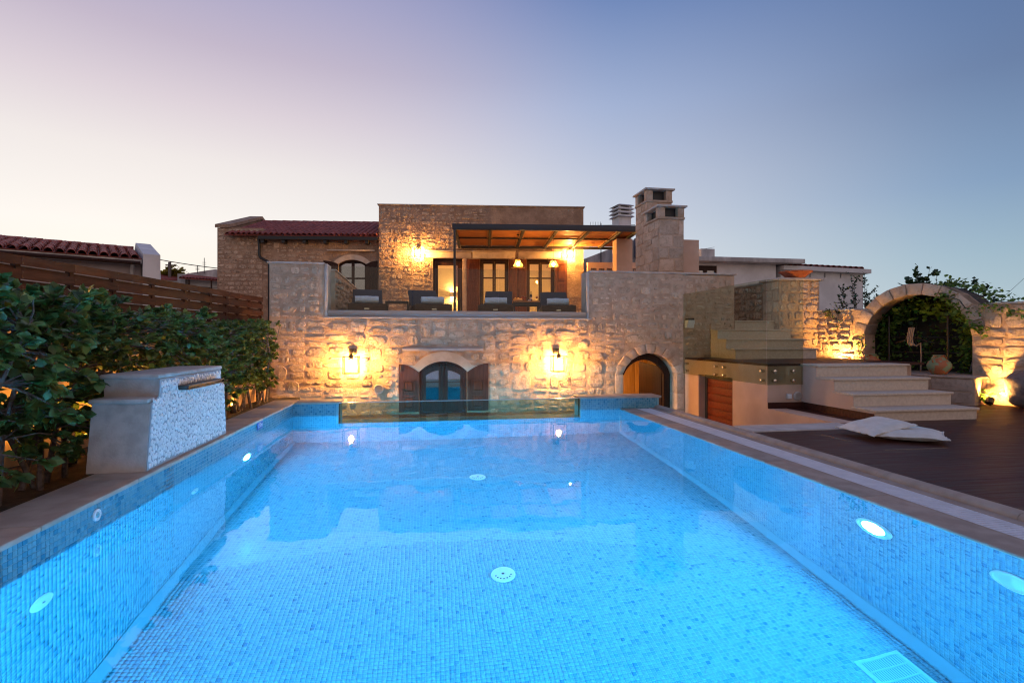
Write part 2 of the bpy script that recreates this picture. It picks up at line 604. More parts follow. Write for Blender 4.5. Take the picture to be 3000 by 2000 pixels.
def _deck():
    m, t, p, N, L = new_mat('brown_deck')
    v = pos_node(t, (1.6, 34, 20))
    f = noise_n(t, v, 1.0, 7, .62, .5)
    r = _ramp(t, [(.28, (.034, .010, .007)), (.5, (.066, .021, .014)), (.74, (.105, .036, .025))]); L(f, r.inputs[0])
    g = noise_n(t, pos_node(t), .9, 4)
    rg = _ramp(t, [(.3, (.8, .8, .8)), (.7, (1.15, 1.15, 1.15))]); L(g, rg.inputs[0])
    L(mixc(t, 1.0, r.outputs[0], rg.outputs[0], 'MULTIPLY'), p.inputs['Base Color'])
    rr = _ramp(t, [(.3, (.36, .36, .36)), (.7, (.54, .54, .54))]); L(f, rr.inputs[0])
    L(rr.outputs[0], p.inputs['Roughness'])
    p.inputs['Specular IOR Level'].default_value = .16
    L(bump_n(t, f, .35, .006), p.inputs['Normal'])
    return m


def _reed():
    m, t, p, N, L = new_mat('reed_matting')
    v = pos_node(t, (2, 60, 3))
    f = noise_n(t, v, 1.0, 5, .6)
    r = _ramp(t, [(.32, (.26, .075, .016)), (.7, (.60, .24, .06))]); L(f, r.inputs[0])
    L(r.outputs[0], p.inputs['Base Color'])
    p.inputs['Roughness'].default_value = .7
    L(bump_n(t, f, .6, .008), p.inputs['Normal'])
    return m


MAT['deck'] = _deck()
MAT['reed'] = _reed()
MAT['tile'] = M_tile('glass_mosaic')
MAT['tile_o'] = M_tile('glass_mosaic_piece', False)


def _pot():
    m, t, p, N, L = new_mat('flaking_green_glaze')
    v = pos_node(t)
    f = noise_n(t, v, 9, 6, .65)
    r = _ramp(t, [(.50, (.28, .34, .17)), (.53, (.50, .15, .05))]); L(f, r.inputs[0])
    L(r.outputs[0], p.inputs['Base Color'])
    p.inputs['Roughness'].default_value = .6
    L(bump_n(t, f, .3, .004), p.inputs['Normal'])
    return m


MAT['pot'] = _pot()


def _water():
    m, t, p, N, L = new_mat('pool_water')
    t.nodes.remove(p)
    g = N('ShaderNodeBsdfGlass')
    g.inputs['IOR'].default_value = 1.333
    g.inputs['Roughness'].default_value = 0.0
    g.inputs['Color'].default_value = (.97, .99, 1, 1)
    n = noise_n(t, pos_node(t, (1, .55, 1)), 3.0, 2, .5)
    L(bump_n(t, n, .11, .02), g.inputs['Normal'])
    L(g.outputs[0], t.nodes['Material Output'].inputs['Surface'])
    return m


MAT['water'] = _water()


# ------------------------------------------------------------------ masonry
def stone_templates(prefix, n, mat, seed, nx=5, nz=4, rnd=.11, rough=.28, jit=.035):
    rr = random.Random(seed)
    out = []
    for k in range(n):
        mb = MB()
        cut = [rr.uniform(.02, rnd) for _ in range(4)]
        P = []
        for j in range(nz):
            for i in range(nx):
                a, b = -1 + 2 * i / (nx - 1), -1 + 2 * j / (nz - 1)
                q = (0 if b < 0 else 2) + (0 if a < 0 else 1)
                kx = 1 - cut[q] * (abs(b) ** 3) * (abs(a) > .9)
                kz = 1 - cut[q] * (abs(a) ** 3) * (abs(b) > .9)
                jx = rr.uniform(-jit, jit); jz = rr.uniform(-jit, jit) * 1.3
                P.append((a * kx * .5 * .95 + jx * .5, b * kz * .5 * .93 + jz * .5, a, b))
        for (x, z, a, b) in P:
            edge = max(abs(a), abs(b)) > .95
            y = -(.74 + rr.uniform(0, .26)) if edge else -(1 + rr.uniform(-rough, rough))
            mb.v.append((x, y, z))
        for j in range(nz - 1):
            for i in range(nx - 1):
                mb.f.append((j * nx + i, j * nx + i + 1, (j + 1) * nx + i + 1, (j + 1) * nx + i))
        ring = [i for i in range(nx)] + [j * nx + nx - 1 for j in range(1, nz)] + [(nz - 1) * nx + i for i in range(nx - 2, -1, -1)] + [j * nx for j in range(nz - 2, 0, -1)]
        base = len(mb.v)
        for i in ring:
            x, y, z = mb.v[i]
            mb.v.append((x * 1.02, .5, z * 1.03))
        m = len(ring)
        for i in range(m):
            mb.f.append((ring[i], base + i, base + (i + 1) % m, ring[(i + 1) % m]))
        me = bpy.data.meshes.new(prefix)
        me.from_pydata(mb.v, [], mb.f)
        bm = bmesh.new(); bm.from_mesh(me); bmesh.ops.recalc_face_normals(bm, faces=bm.faces); bm.to_mesh(me); bm.free()
        me.materials.append(mat)
        me.shade_smooth()
        me.set_sharp_from_angle(angle=math.radians(38))
        out.append(me)
    return out


ST = stone_templates('stone', 14, MAT['stone'], 3, rnd=.26, rough=.30, jit=.075)
ST2 = stone_templates('stone', 10, MAT['stone2'], 5, rnd=.30, rough=.35, jit=.08)
ST3 = stone_templates('stone', 8, MAT['stone3'], 8, rnd=.05, rough=.1)


def lay(parent, x0, x1, z0, z1, y, hr, wr, holes, tmpl, seed, gap=.02, depth=(.018, .045), fill=1.0, split=.18, sx=None, face=(0, 0), maxn=300, limit=None):
    """courses of single stones on the front of a wall at local y; face: (rotation about z, sign) for other sides is done by the parent"""
    rr = random.Random(seed)
    z = z0
    n = 0
    while z < z1 - .03:
        h = min(rr.uniform(*hr), z1 - z)
        if z1 - z - h < hr[0] * .6:
            h = z1 - z
        x = x0 + (rr.uniform(-.5, 0) * wr[0] if limit is None else 0)
        while x < x1 - .02:
            w = rr.uniform(*wr) * (1.3 if rr.random() < .15 else 1)
            xa, xb = max(x, x0), min(x + w, x1)
            x += w
            if x1 - xb < wr[0] * .5:
                xb = x1
                x = x1
            if xb - xa < .05:
                continue
            parts = [(xa, xb, z, z + h)]
            if rr.random() < split and h > hr[0] * 1.25:
                zm = z + h * rr.uniform(.4, .6)
                parts = [(xa, xb, z, zm), (xa, xb, zm, z + h)]
            for (a, b, c, d) in parts:
                ok = True
                for (ha, hb, hc, hd) in holes:
                    if a < hb and b > ha and c < hd and d > hc:
                        # trim against the opening where enough of the stone is left
                        opts = []
                        if ha - a > .07: opts.append((a, ha, c, d))
                        if b - hb > .07: opts.append((hb, b, c, d))
                        if hc - c > .06: opts.append((a, b, c, hc))
                        if d - hd > .06: opts.append((a, b, hd, d))
                        if not opts:
                            ok = False
                            break
                        a, b, c, d = max(opts, key=lambda o: (o[1] - o[0]) * (o[3] - o[2]))
                if not ok or rr.random() > fill or n >= maxn:
                    continue
                if any(a < hb - .01 and b > ha + .01 and c < hd - .01 and d > hc + .01 for (ha, hb, hc, hd) in holes):
                    continue
                g = gap * rr.uniform(.7, 1.5)
                o = link('stone', rr.choice(tmpl), parent, ((a + b) / 2, y, (c + d) / 2), (rr.uniform(-.04, .04), rr.uniform(-.035, .035), rr.uniform(-.04, .04)),
                         (max(b - a - g, .04) * rr.choice((1, -1)), rr.uniform(*depth), max(d - c - g, .035)))
                n += 1
        z += h
    return n


def rubble(parent, x0, x1, z0, z1, y, wmax, hmax, holes, tmpl, seed, gap=(.02, .06), depth=(.02, .055), fill=1.0, maxn=300, big=.12):
    """random rubble: the face is split again and again into uneven blocks, each block is one stone"""
    rr = random.Random(seed)
    cells = []

    def split(a, b, c, d):
        w, h = b - a, d - c
        wm = wmax * rr.uniform(.6, 1.15) * (1.5 if rr.random() < big else 1)
        hm = hmax * rr.uniform(.65, 1.15) * (1.5 if rr.random() < big else 1)
        if w / wm >= h / hm and w > wm:
            m = a + w * rr.uniform(.36, .64)
            split(a, m, c, d); split(m, b, c, d)
        elif h > hm:
            m = c + h * rr.uniform(.36, .64)
            split(a, b, c, m); split(a, b, m, d)
        else:
            cells.append((a, b, c, d))
    split(x0, x1, z0, z1)
    n = 0
    for (a, b, c, d) in cells:
        for _ in range(3):
            hit = [h for h in holes if a < h[1] - .005 and b > h[0] + .005 and c < h[3] - .005 and d > h[2] + .005]
            if not hit:
                break
            ha, hb, hc, hd = hit[0]
            opts = [(a, min(b, ha), c, d), (max(a, hb), b, c, d), (a, b, c, min(d, hc)), (a, b, max(c, hd), d)]
            opts = [o for o in opts if o[1] - o[0] > .07 and o[3] - o[2] > .06]
            if not opts:
                a = b
                break
            a, b, c, d = max(opts, key=lambda o: (o[1] - o[0]) * (o[3] - o[2]))
        if b - a < .05 or d - c < .05 or rr.random() > fill or n >= maxn:
            continue
        if any(a < h[1] - .005 and b > h[0] + .005 and c < h[3] - .005 and d > h[2] + .005 for h in holes):
            continue
        g, g2 = rr.uniform(*gap), rr.uniform(*gap)
        ox, oz = rr.uniform(-.25, .25) * g, rr.uniform(-.25, .25) * g2
        link('stone', rr.choice(tmpl), parent, ((a + b) / 2 + ox, y, (c + d) / 2 + oz), (rr.uniform(-.07, .07), rr.uniform(-.07, .07), rr.uniform(-.07, .07)),
             (max(b - a - g, .045) * rr.choice((1, -1)), rr.uniform(*depth), max(d - c - g2, .04)))
        n += 1
    return n

# ------------------------------------------------------------------ the setting: ground, courtyard, pool, deck
XL, XR, PY0, PY1, PZ = -1.85, 2.937, .7, 7.67, -1.79
TS = .0292          # mosaic module


def plane(name, mat, x0, x1, y0, y1, z, kind='structure', parent=None):
    o = MB().add([(x0, y0, z), (x1, y0, z), (x1, y1, z), (x0, y1, z)], [(0, 1, 2, 3)]).build(name, mat, parent)
    if parent is None:
        tag(o, kind=kind)
    return o


# one ground sheet to the horizon, lying below the sunken courtyard
plane('ground', MAT['ground'], -900, 900, -900, 900, -2.06)
tag(box('courtyard', MAT['court'], None, -3.2, 5.0, 8.1, 10.4, -2.05, -2.0), kind='structure')
tag(box('planting_bed', MAT['soil'], None, -3.9, -2.19, -1.5, 9.57, -2.04, .06), kind='structure')
tag(box('terrain', MAT['ground'], None, -26, 40, 20, 70, -2.05, 1.35), kind='structure')
tag(box('terrain', MAT['ground'], None, -40, -3.95, -20, 21, -2.05, .4), kind='structure')
tag(box('terrain', MAT['ground'], None, 9.6, 40, -20, 21, -2.05, .02), kind='structure')


def tiles(name, parent, org, U, V, nu, nv, nrm, seed, weights, skip=None, relief=None, gap=.0026, depth=.0012):
    """mosaic of single raised pieces in one mesh; relief(centres) picks the pieces that get side faces"""
    rs = np.random.RandomState(seed)
    org, U, V, nrm = (np.array(a, float) for a in (org, U, V, nrm))
    I, J = np.meshgrid(np.arange(nu), np.arange(nv), indexing='ij')
    I, J = I.ravel(), J.ravel()
    if skip is not None:
        k = ~skip(I, J)
        I, J = I[k], J[k]
    n = len(I)
    h = gap / 2
    corners = []
    jit = rs.uniform(-.0004, .0004, (n, 2))
    for (a, b) in ((0, 0), (1, 0), (1, 1), (0, 1)):
        uu = I * TS + (h if a == 0 else TS - h) + jit[:, 0]
        vv = J * TS + (h if b == 0 else TS - h) + jit[:, 1]
        corners.append(org + uu[:, None] * U + vv[:, None] * V)
    lift = (depth * rs.uniform(.8, 1.25, n))[:, None] * nrm
    top = np.stack([c + lift for c in corners], 1)
    bot = np.stack(corners, 1)
    verts = [top.reshape(-1, 3)]
    idx = np.arange(n * 4).reshape(n, 4)
    faces = [idx]
    cols = np.array(TILE_COLS)[rs.choice(5, n, p=weights)] * rs.uniform(.92, 1.08, (n, 1))
    fc = [cols]
    if relief is not None:
        sel = np.where(relief(top.mean(1)))[0]
        if len(sel):
            verts.append(bot[sel].reshape(-1, 3))
            b = n * 4 + np.arange(len(sel) * 4).reshape(-1, 4)
            tt = idx[sel]
            for q in range(4):
                r = (q + 1) % 4
                faces.append(np.stack([tt[:, r], tt[:, q], b[:, q], b[:, r]], 1))
                fc.append(cols[sel])
    vv = np.concatenate(verts)
    ff = np.concatenate(faces)
    cc = np.concatenate(fc)
    if np.dot(np.cross(U, V), nrm) < 0:
        ff = ff[:, ::-1]
    me = bpy.data.meshes.new(name)
    me.vertices.add(len(vv)); me.vertices.foreach_set('co', vv.astype(np.float32).ravel())
    me.loops.add(ff.size); me.loops.foreach_set('vertex_index', np.ascontiguousarray(ff).astype(np.int32).ravel())
    me.polygons.add(len(ff)); me.polygons.foreach_set('loop_start', np.arange(0, ff.size, 4, dtype=np.int32))
    me.update(calc_edges=True)
    at = me.attributes.new('Col', 'FLOAT_COLOR', 'FACE')
    at.data.foreach_set('color', np.concatenate([cc, np.ones((len(cc), 1))], 1).astype(np.float32).ravel())
    me.materials.append(MAT['tile'])
    o = link(name, me, parent)
    o['kind'] = 'stuff'
    return o


W_FLOOR = [.48, .28, .15, .07, .02]
W_WALL = [.30, .28, .22, .15, .05]
near = lambda c: (np.hypot(c[:, 0], c[:, 1]) < 4.6)

pf = tag(box('pool_floor', MAT['grey_grout'], None, XL - .3, XR + .3, PY0 - .3, PY1 + .3, PZ - .2, PZ), kind='structure')
tiles('mosaic', pf, (XL, PY0, PZ), (1, 0, 0), (0, 1, 0), 164, 239, (0, 0, 1), 1, W_FLOOR, relief=near)
NB_COL0, NB_N, NB_ROWS = 66, 50, 6
zt_left = .1655
pw = tag(box('pool_wall_left', MAT['grout'], None, XL - .34, XL, PY0 - .3, PY1 + .34, -2.0, .166), kind='structure')
tiles('mosaic', pw, (XL, PY0, zt_left), (0, 1, 0), (0, 0, -1), 239, 67, (1, 0, 0), 2, W_WALL,
      skip=lambda I, J: (J < NB_ROWS) & (I >= NB_COL0) & (I < NB_COL0 + NB_N), relief=near)
# the three hundred nearest pieces above the waterline stand singly
_tm = MB().hexa([(0, -TS / 2 + .0013, -TS / 2 + .0013), (0, TS / 2 - .0013, -TS / 2 + .0013), (0, TS / 2 - .0013, TS / 2 - .0013), (0, -TS / 2 + .0013, TS / 2 - .0013)],
                [(.0035, -TS / 2 + .0018, -TS / 2 + .0018), (.0035, TS / 2 - .0018, -TS / 2 + .0018), (.0035, TS / 2 - .0018, TS / 2 - .0018), (.0035, -TS / 2 + .0018, TS / 2 - .0018)]).mesh('mosaic_tile', MAT['tile_o'])
for i in range(NB_N):
    for j in range(NB_ROWS):
        link('mosaic_tile', _tm, pw, (XL, PY0 + (NB_COL0 + i + .5) * TS, zt_left - (j + .5) * TS), (RND.uniform(-.01, .01), 0, RND.uniform(-.01, .01)))
pw2 = tag(box('pool_wall_right', MAT['grey_grout'], None, XR, XR + .245, PY0 - .3, PY1 - .03, -2.0, -.022), kind='structure')
tiles('mosaic', pw2, (XR, PY0, -.022), (0, 1, 0), (0, 0, -1), 238, 60, (-1, 0, 0), 3, W_WALL, relief=near)
# far end: two stub walls that rise above the water and the low wall under the clear panel
SX0, SX1 = -1.24, 2.30
pe = tag(box('pool_wall_far', MAT['grey_grout'], None, XL, XR, PY1, PY1 + .34, -2.0, -.64), kind='structure')
tiles('mosaic', pe, (XL, PY1, -.64), (1, 0, 0), (0, 0, -1), 163, 39, (0, -1, 0), 4, W_WALL)
se = tag(box('pool_wall_end_left', MAT['grey_grout'], None, XL, SX0, PY1, PY1 + .33, -.64, .166), kind='structure')
tiles('mosaic', se, (XL, PY1, zt_left), (1, 0, 0), (0, 0, -1), 20, 27, (0, -1, 0), 5, W_WALL)
se2 = tag(box('pool_wall_end_right', MAT['grey_grout'], None, SX1, 3.56, PY1, PY1 + .33, -.64, .166), kind='structure')
tiles('mosaic', se2, (SX1 + .01, PY1, zt_left), (1, 0, 0), (0, 0, -1), 42, 27, (0, -1, 0), 6, W_WALL, skip=lambda I, J: (J > 5) & (I > 21))
pn = tag(box('pool_wall_near', MAT['grey_grout'], None, XL, XR, PY0 - .33, PY0, -2.0, -.02), kind='structure')
tiles('mosaic', pn, (XL, PY0, -.022), (1, 0, 0), (0, 0, -1), 163, 60, (0, 1, 0), 7, W_WALL)
# a cove strip of plain tile where the side walls meet the floor
for x, s in ((XL, 1), (XR, -1)):
    MB().add([(x + s * .006, PY0, PZ + .09), (x + s * .006, PY1, PZ + .09), (x + s * .05, PY1, PZ + .008), (x + s * .05, PY0, PZ + .008)], [(0, 1, 2, 3)]).build(
        'cove', M('cove_tile_%d' % (s + 1), (.12, .27, .33), None, .2), pf)

# the water: one calm sheet
wm = MB()
NX, NYW = 24, 36
for j in range(NYW + 1):
    for i in range(NX + 1):
        wm.v.append((XL + (XR - XL) * i / NX, PY0 + (PY1 + .0 - PY0) * j / NYW, 0))
for j in range(NYW):
    for i in range(NX):
        a = j * (NX + 1) + i
        wm.f.append((a, a + 1, a + NX + 2, a + NX + 1))
water = tag(wm.build('water', MAT['water'], None, smooth=True), kind='structure')

# coping of the raised left side and of the two stubs
cp = tag(bpy.data.objects.new('pool_coping', None), kind='structure'); COL.objects.link(cp)
y = -.6
while y < 7.6:
    L_ = min(.86, 8.02 - y) if y + .86 > 7.5 else .86
    box('coping_slab', MAT['coping'], cp, -2.19, XL + .022, y + .002, y + L_ - .002, .166, .198, bevel=.011)
    y += L_
box('coping_slab', MAT['coping'], cp, XL + .024, SX0 + .02, PY1 - .022, PY1 + .35, .167, .199, bevel=.011)
box('coping_slab', MAT['coping'], cp, SX1 - .02, 3.60, PY1 - .022, PY1 + .35, .167, .199, bevel=.011)
y = .1
while y < PY1 - .1:
    b_ = min(y + 1.02, PY1 - .003)
    box('coping_slab', MAT['coping'], cp, XR - .012, 3.18, y + .0015, b_ - .0015, -.021, .012, bevel=.008)
    y += 1.02
box('coping_slab', MAT['coping'], cp, XL, XR - .014, PY0 - .36, PY0 + .01, -.02, .013, bevel=.008)

# overflow channel with its slotted white grating
ch = thing('overflow_grating', (0, 0, 0), 'pale slotted drainage grating running along the right edge of the pool', 'grating')
_bar = MB().box(-.107, .107, -.0125, .0125, -.02, 0).box(-.006, .006, .0125, .0185, -.02, -.001).mesh('grating_bar', MAT['grate'])
NBAR = int((PY1 - .62) / .031)
for i in range(NBAR):
    link('grating_bar', _bar, ch, (3.290, .62 + i * .031, .010))
box('frame', MAT['grate'], ch, 3.181, 3.1835, .6, PY1 - .004, -.05, .011)
box('frame', MAT['grate'], ch, 3.3965, 3.399, .6, PY1 - .004, -.05, .011)
box('channel', MAT['black'], ch, 3.184, 3.396, .6, PY1 - .004, -.14, -.06)
dk = tag(bpy.data.objects.new('deck_edging', None), kind='structure'); COL.objects.link(dk)
box('edging_strip', MAT['coping'], dk, 3.40, 3.485, -.6, PY1 - .002, -.1, .012)
y = -.4
prof = [(3.486, .005), (3.488, .030), (3.502, .045), (3.53, .053), (3.57, .053), (3.598, .045), (3.612, .030), (3.614, .005)]
while y < 7.9:
    MB().extrude([(a, b) for a, b in prof], 1, y + .0015, y + .9985).build('bullnose', MAT['coping'], dk, smooth=True)
    y += 1.0
box('edging_base', MAT['coping'], dk, 3.40, 3.614, -.6, 8.0, -2.0, .004)

# deck
DZ = .04
dko = tag(bpy.data.objects.new('deck', None), kind='structure'); COL.objects.link(dko)
y = -3.0
k = 0
while y < 5.35:                                   # broad wood-look boards laid along x
    b_ = min(y + .30, 5.35)
    box('board', MAT['deck'], dko, 3.616, 12.0, y + .0008, b_ - .0008, -.02, DZ + RND.uniform(-.0006, .0006))
    y += .30
y = 5.35
while y < 7.3:
    b_ = min(y + .30, 7.3)
    box('board', MAT['deck'], dko, 5.005, 12.0, y + .0008, b_ - .0008, -.02, DZ + RND.uniform(-.0006, .0006))
    y += .30
box('base', MAT['court'], dko, 3.616, 12.0, -3, 5.35, -2.0, -.022)
box('base', MAT['court'], dko, 5.302, 12.0, 5.351, 12, -2.0, -.024)
tag(box('stairwell_kerb', MAT['capping'], None, 3.617, 5.004, 5.36, 5.74, -2.0, .052, bevel=.006), kind='structure')
ht = thing('deck_hatch', (4.25, 4.29, DZ), 'flush access hatch in the brown deck outlined by thin pale strips', 'hatch')
for a, b, c, d in ((0, .004, .37, .81), (0, .69, 0, .005)):
    box('edge_strip', MAT['steel'], ht, a, b, c, d, .0008, .004)

# clear acrylic panel closing the far end of the pool
ac = thing('acrylic_panel', ((SX0 + SX1) / 2, PY1 + .05, -.64), 'clear acrylic wall panel closing the far end of the pool', 'glass panel')
w_ = (SX1 - SX0) / 2 - .004
box('sheet', MAT['acrylic'], ac, -w_, w_, -.046, .03, 0, .815)
box('top_edge', M('panel_edge', (.30, .42, .42), None, .2), ac, -w_, w_, -.046, .03, .8165, .822)
for s in (-1, 1):
    box('seal', MAT['black'], ac, s * w_ - .006, s * w_ + .003, .031, .045, 0, .82)

# ------------------------------------------------------------------ pool fittings
POOL_L = M_emit('pool_lamp_glow', (.055, .50, 1.0), 7200.0)


POOL_N = M_emit('pool_lamp_dim_glow', (.055, .50, 1.0), 2300.0)


def pool_light(x, y, z, nx, ny, label, on=POOL_L, r=.115):
    t = thing('pool_light', (x, y, z), label, 'pool light', math.atan2(nx, -ny), group='round pool wall fittings')
    MB().lathe([(r * 1.22, 0), (r * 1.2, .012), (r * 1.02, .018), (r, .010)], 28).build('rim', MAT['plastic'], t, smooth=True, rot=(math.pi / 2, 0, 0))
    MB().lathe([(r, .004), (r * .7, .012), (.0005, .016)], 24).build('lens', on or MAT['plastic'], t, smooth=True, rot=(math.pi / 2, 0, 0))
    return t


pool_light(XL + .008, 5.74, -.58, 1, 0, 'lit round lamp in the left pool wall beyond the pebble fountain')
pool_light(XR - .008, 3.04, -.53, -1, 0, 'lit round lamp under water in the right pool wall')
pool_light(.95, PY0 + .008, -.55, 0, 1, 'lit round lamp in the near pool wall, mirrored in the arched window', POOL_N)
pool_light(-.9, PY0 + .008, -.55, 0, 1, 'added unseen lamp in the near pool wall left of the other one', POOL_N)  # extra lamp out of view, added to light the pool
pool_light(XR - .008, 2.20, -.40, -1, 0, 'unlit white disc in the right pool wall at the picture edge', None, .09)


def wall_disc(y, z, r, label):
    t = thing('inlet_cover', (XL + .004, y, z), label, 'inlet cover', math.pi / 2, group='white inlet discs in the left pool wall')
    MB().lathe([(r, 0), (r * .98, .006), (r * .5, .009), (.0005, .010)], 26).build('disc', MAT['plastic'], t, smooth=True, rot=(math.pi / 2, 0, 0))
    MB().lathe([(r * .13, .009), (r * .12, .013), (.0005, .013)], 12).build('screw', MAT['steel'], t, smooth=True, rot=(math.pi / 2, 0, 0))


wall_disc(2.861, -.484, .075, 'white disc in the left pool wall at the lower left picture edge')
wall_disc(4.547, -.49, .062, 'small white disc in the left pool wall below the fountain')
t = thing('push_button', (XL + .004, 3.288, .10), 'small round button ring in the mosaic above the waterline', 'button', math.pi / 2)
MB().lathe([(.034, 0), (.033, .008), (.024, .010), (.022, .005)], 22).build('ring', MAT['plastic'], t, smooth=True, rot=(math.pi / 2, 0, 0))
MB().lathe([(.018, .004), (.016, .009), (.0005, .010)], 18).build('button', MAT['steel'], t, smooth=True, rot=(math.pi / 2, 0, 0))


def drain(x, y, label):
    t = thing('floor_inlet', (x, y, PZ + .004), label, 'drain', group='white round inlets in the pool floor')
    MB().lathe([(.095, 0), (.092, .010), (.05, .014), (.0005, .015)], 28).build('cover', MAT['plastic'], t, smooth=True)
    for i in range(7):
        a = math.pi * (1.1 + .8 * i / 6)
        MB().lathe([(.006, .0125), (.006, .0165)], 8, (.06 * math.cos(a), .06 * math.sin(a), 0)).build('hole', MAT['black'], t)
    MB().lathe([(.012, .014), (.012, .018)], 10).build('screw', MAT['steel'], t)


drain(.57, 5.99, 'white round inlet in the pool floor, the farther one')
drain(.589, 4.06, 'white round inlet in the pool floor, the nearer one')
g = thing('main_drain', (2.65, 2.49, PZ + .004), 'square turquoise floor grating at the lower right of the pool', 'drain')
_gm = M('turquoise_grating', (.34, .66, .66), None, .4)
for s in (-1, 1):
    box('frame', _gm, g, s * .135 - .01, s * .135 + .01, -.25, .25, 0, .014)
    box('frame', _gm, g, -.125, .125, s * .24 - .01, s * .24 + .01, 0, .013)
for i in range(5):
    box('rib', _gm, g, -.125, .125, -.16 + i * .08 - .004, -.16 + i * .08 + .004, 0, .012)
for i in range(17):
    box('slat', _gm, g, -.118 + i * .01475 - .0025, -.118 + i * .01475 + .0025, -.23, .23, 0, .009)
box('sump', M('drain_dark', (.10, .30, .32), None, .6), g, -.125, .125, -.23, .23, -.001, .001)

# depth marker
sg = thing('depth_marker', (XL + .006, 6.2, .125), 'small blue depth sign reading 1.50m on the left pool wall', 'sign', math.pi / 2)
box('plate', MAT['sign'], sg, -.095, .095, -.003, 0, -.042, .042)


def text_mesh(name, s, size, mat, parent, loc, rot, extrude=.0008, align='CENTER'):
    cu = bpy.data.curves.new(name, 'FONT')
    cu.body = s
    cu.size = size
    cu.align_x = align
    cu.align_y = 'CENTER'
    cu.extrude = extrude
    tmp = bpy.data.objects.new(name, cu)
    COL.objects.link(tmp)
    dg = bpy.context.evaluated_depsgraph_get()
    me = bpy.data.meshes.new_from_object(tmp.evaluated_get(dg))
    bpy.data.objects.remove(tmp)
    me.materials.clear()
    me.materials.append(mat)
    return link(name, me, parent, loc, rot)


text_mesh('lettering', '1.50m', .072, MAT['ink'], sg, (0, -.0042, 0), (math.pi / 2, 0, 0))

# ------------------------------------------------------------------ terrace retaining wall with the arched window and door
WY = 9.6
TF = 1.45           # terrace floor
tw = thing('terrace_wall', (0, WY, -2.0), 'rough stone terrace wall behind the pool with arched window, arched doorway and two lanterns', 'wall')
WZ = 2.0            # local z = world z + 2


def wz(z):
    return z + WZ


win = (-.144, .718)
door = (3.72, 4.83)
holes = [(win[0], win[1], wz(-.30), wz(.672)), (door[0], door[1], 0, wz(.80))]
mb = MB()
wall_holes(mb, -2.70, 5.0, 0, wz(1.44), 0, .45, holes)
wall_holes(mb, -2.70, -1.79, wz(1.44), wz(2.385), 0, .34, [])
wall_holes(mb, 3.05, 5.0, wz(1.44), wz(2.345), 0, .34, [])
wall_holes(mb, 5.0, 6.06, wz(.3), wz(2.335), 0, .34, [])
arch_fill(mb, arc(win[0], win[1], wz(.485), wz(.671)), wz(.672), 0, .45)
arch_fill(mb, arc(door[0], door[1], wz(.40), wz(.799)), wz(.80), 0, .45)
mb.build('mortar', MAT['mortar'], tw)
sur = (-.36, .94, wz(.45), wz(.87))
hl = [(win[0] - .02, win[1] + .02, wz(-.34), wz(.5)), (-.19, .77, wz(.45), wz(.86)), (-.34, .92, wz(.44), wz(.62)),
      (-.47, 1.03, wz(.86), wz(.93)), (3.57, 4.98, 0, wz(.42)), (3.58, 4.97, wz(.40), wz(.62)), (3.70, 4.86, wz(.60), wz(.97)),
      (-.96, -.76, wz(.09), wz(.29)), (-.50, -.14, wz(-.25), wz(.45)), (.715, 1.11, wz(-.25), wz(.45)),
      (-1.40, -1.17, wz(.77), wz(.92)), (2.28, 2.48, wz(.77), wz(.92))]
rubble(tw, -2.68, 3.34, wz(-.40), wz(1.40), 0, .44, .235, hl, ST, 21, (.025, .07), (.008, .026), big=.2)
rubble(tw, 3.36, 4.98, wz(-.45), wz(1.40), 0, .36, .20, hl, ST, 22, (.03, .06), (.007, .022))
rubble(tw, -2.69, -1.86, wz(1.42), wz(2.36), 0, .42, .22, [], ST, 23, (.03, .07), (.012, .030))
rubble(tw, 3.10, 6.03, wz(1.42), wz(2.29), 0, .32, .20, [], ST, 24, (.04, .09), (.006, .022))
rubble(tw, 5.02, 6.03, wz(.72), wz(1.42), 0, .32, .20, [(4.9, 5.13, wz(1.3), wz(1.5))], ST, 25, (.03, .07), (.012, .03))
# voussoirs of the doorway and its jamb blocks
vin = arc(door[0], door[1], wz(.40), wz(.80), 9)
vout = arc(door[0] - .17, door[1] + .17, wz(.36), wz(.985), 9)
for i in range(9):
    s = .06
    a, b = vin[i], vin[i + 1]; c, d = vout[i + 1], vout[i]
    lerp = lambda p, q, f: (p[0] + (q[0] - p[0]) * f, p[1] + (q[1] - p[1]) * f)
    a2, b2, c2, d2 = lerp(a, b, s), lerp(a, b, 1 - s), lerp(d, c, 1 - s), lerp(d, c, s)
    yy = -.012 - RND.uniform(0, .016)
    MB().hexa([(a2[0], yy, a2[1]), (b2[0], yy, b2[1]), (b2[0], .2, b2[1]), (a2[0], .2, a2[1])],
              [(d2[0], yy, d2[1]), (c2[0], yy, c2[1]), (c2[0], .2, c2[1]), (d2[0], .2, d2[1])]).build('voussoir', MAT['stone3'], tw, bevel=.012, smooth=True)
z = wz(.39)
while z > .3:
    h = RND.uniform(.26, .42)
    for xa, xb in ((door[0] - .16, door[0] + .003), (door[1] - .003, door[1] + .15)):
        MB().box(xa, xb, -.014 - RND.uniform(0, .014), .30, z - h + .012, z).build('jamb_stone', MAT['stone3'], tw, bevel=.012, smooth=True)
    z -= h
# capping slabs on the parapets
box('capping_slab', MAT['capping'], tw, -2.735, -1.785, -.035, .37, wz(2.387), wz(2.42), bevel=.006)
for a, b in ((3.045, 4.05), (4.052, 5.06), (5.062, 6.09)):
    box('capping_slab', MAT['capping'], tw, a, b, -.035, .37, wz(2.347), wz(2.378), bevel=.006)
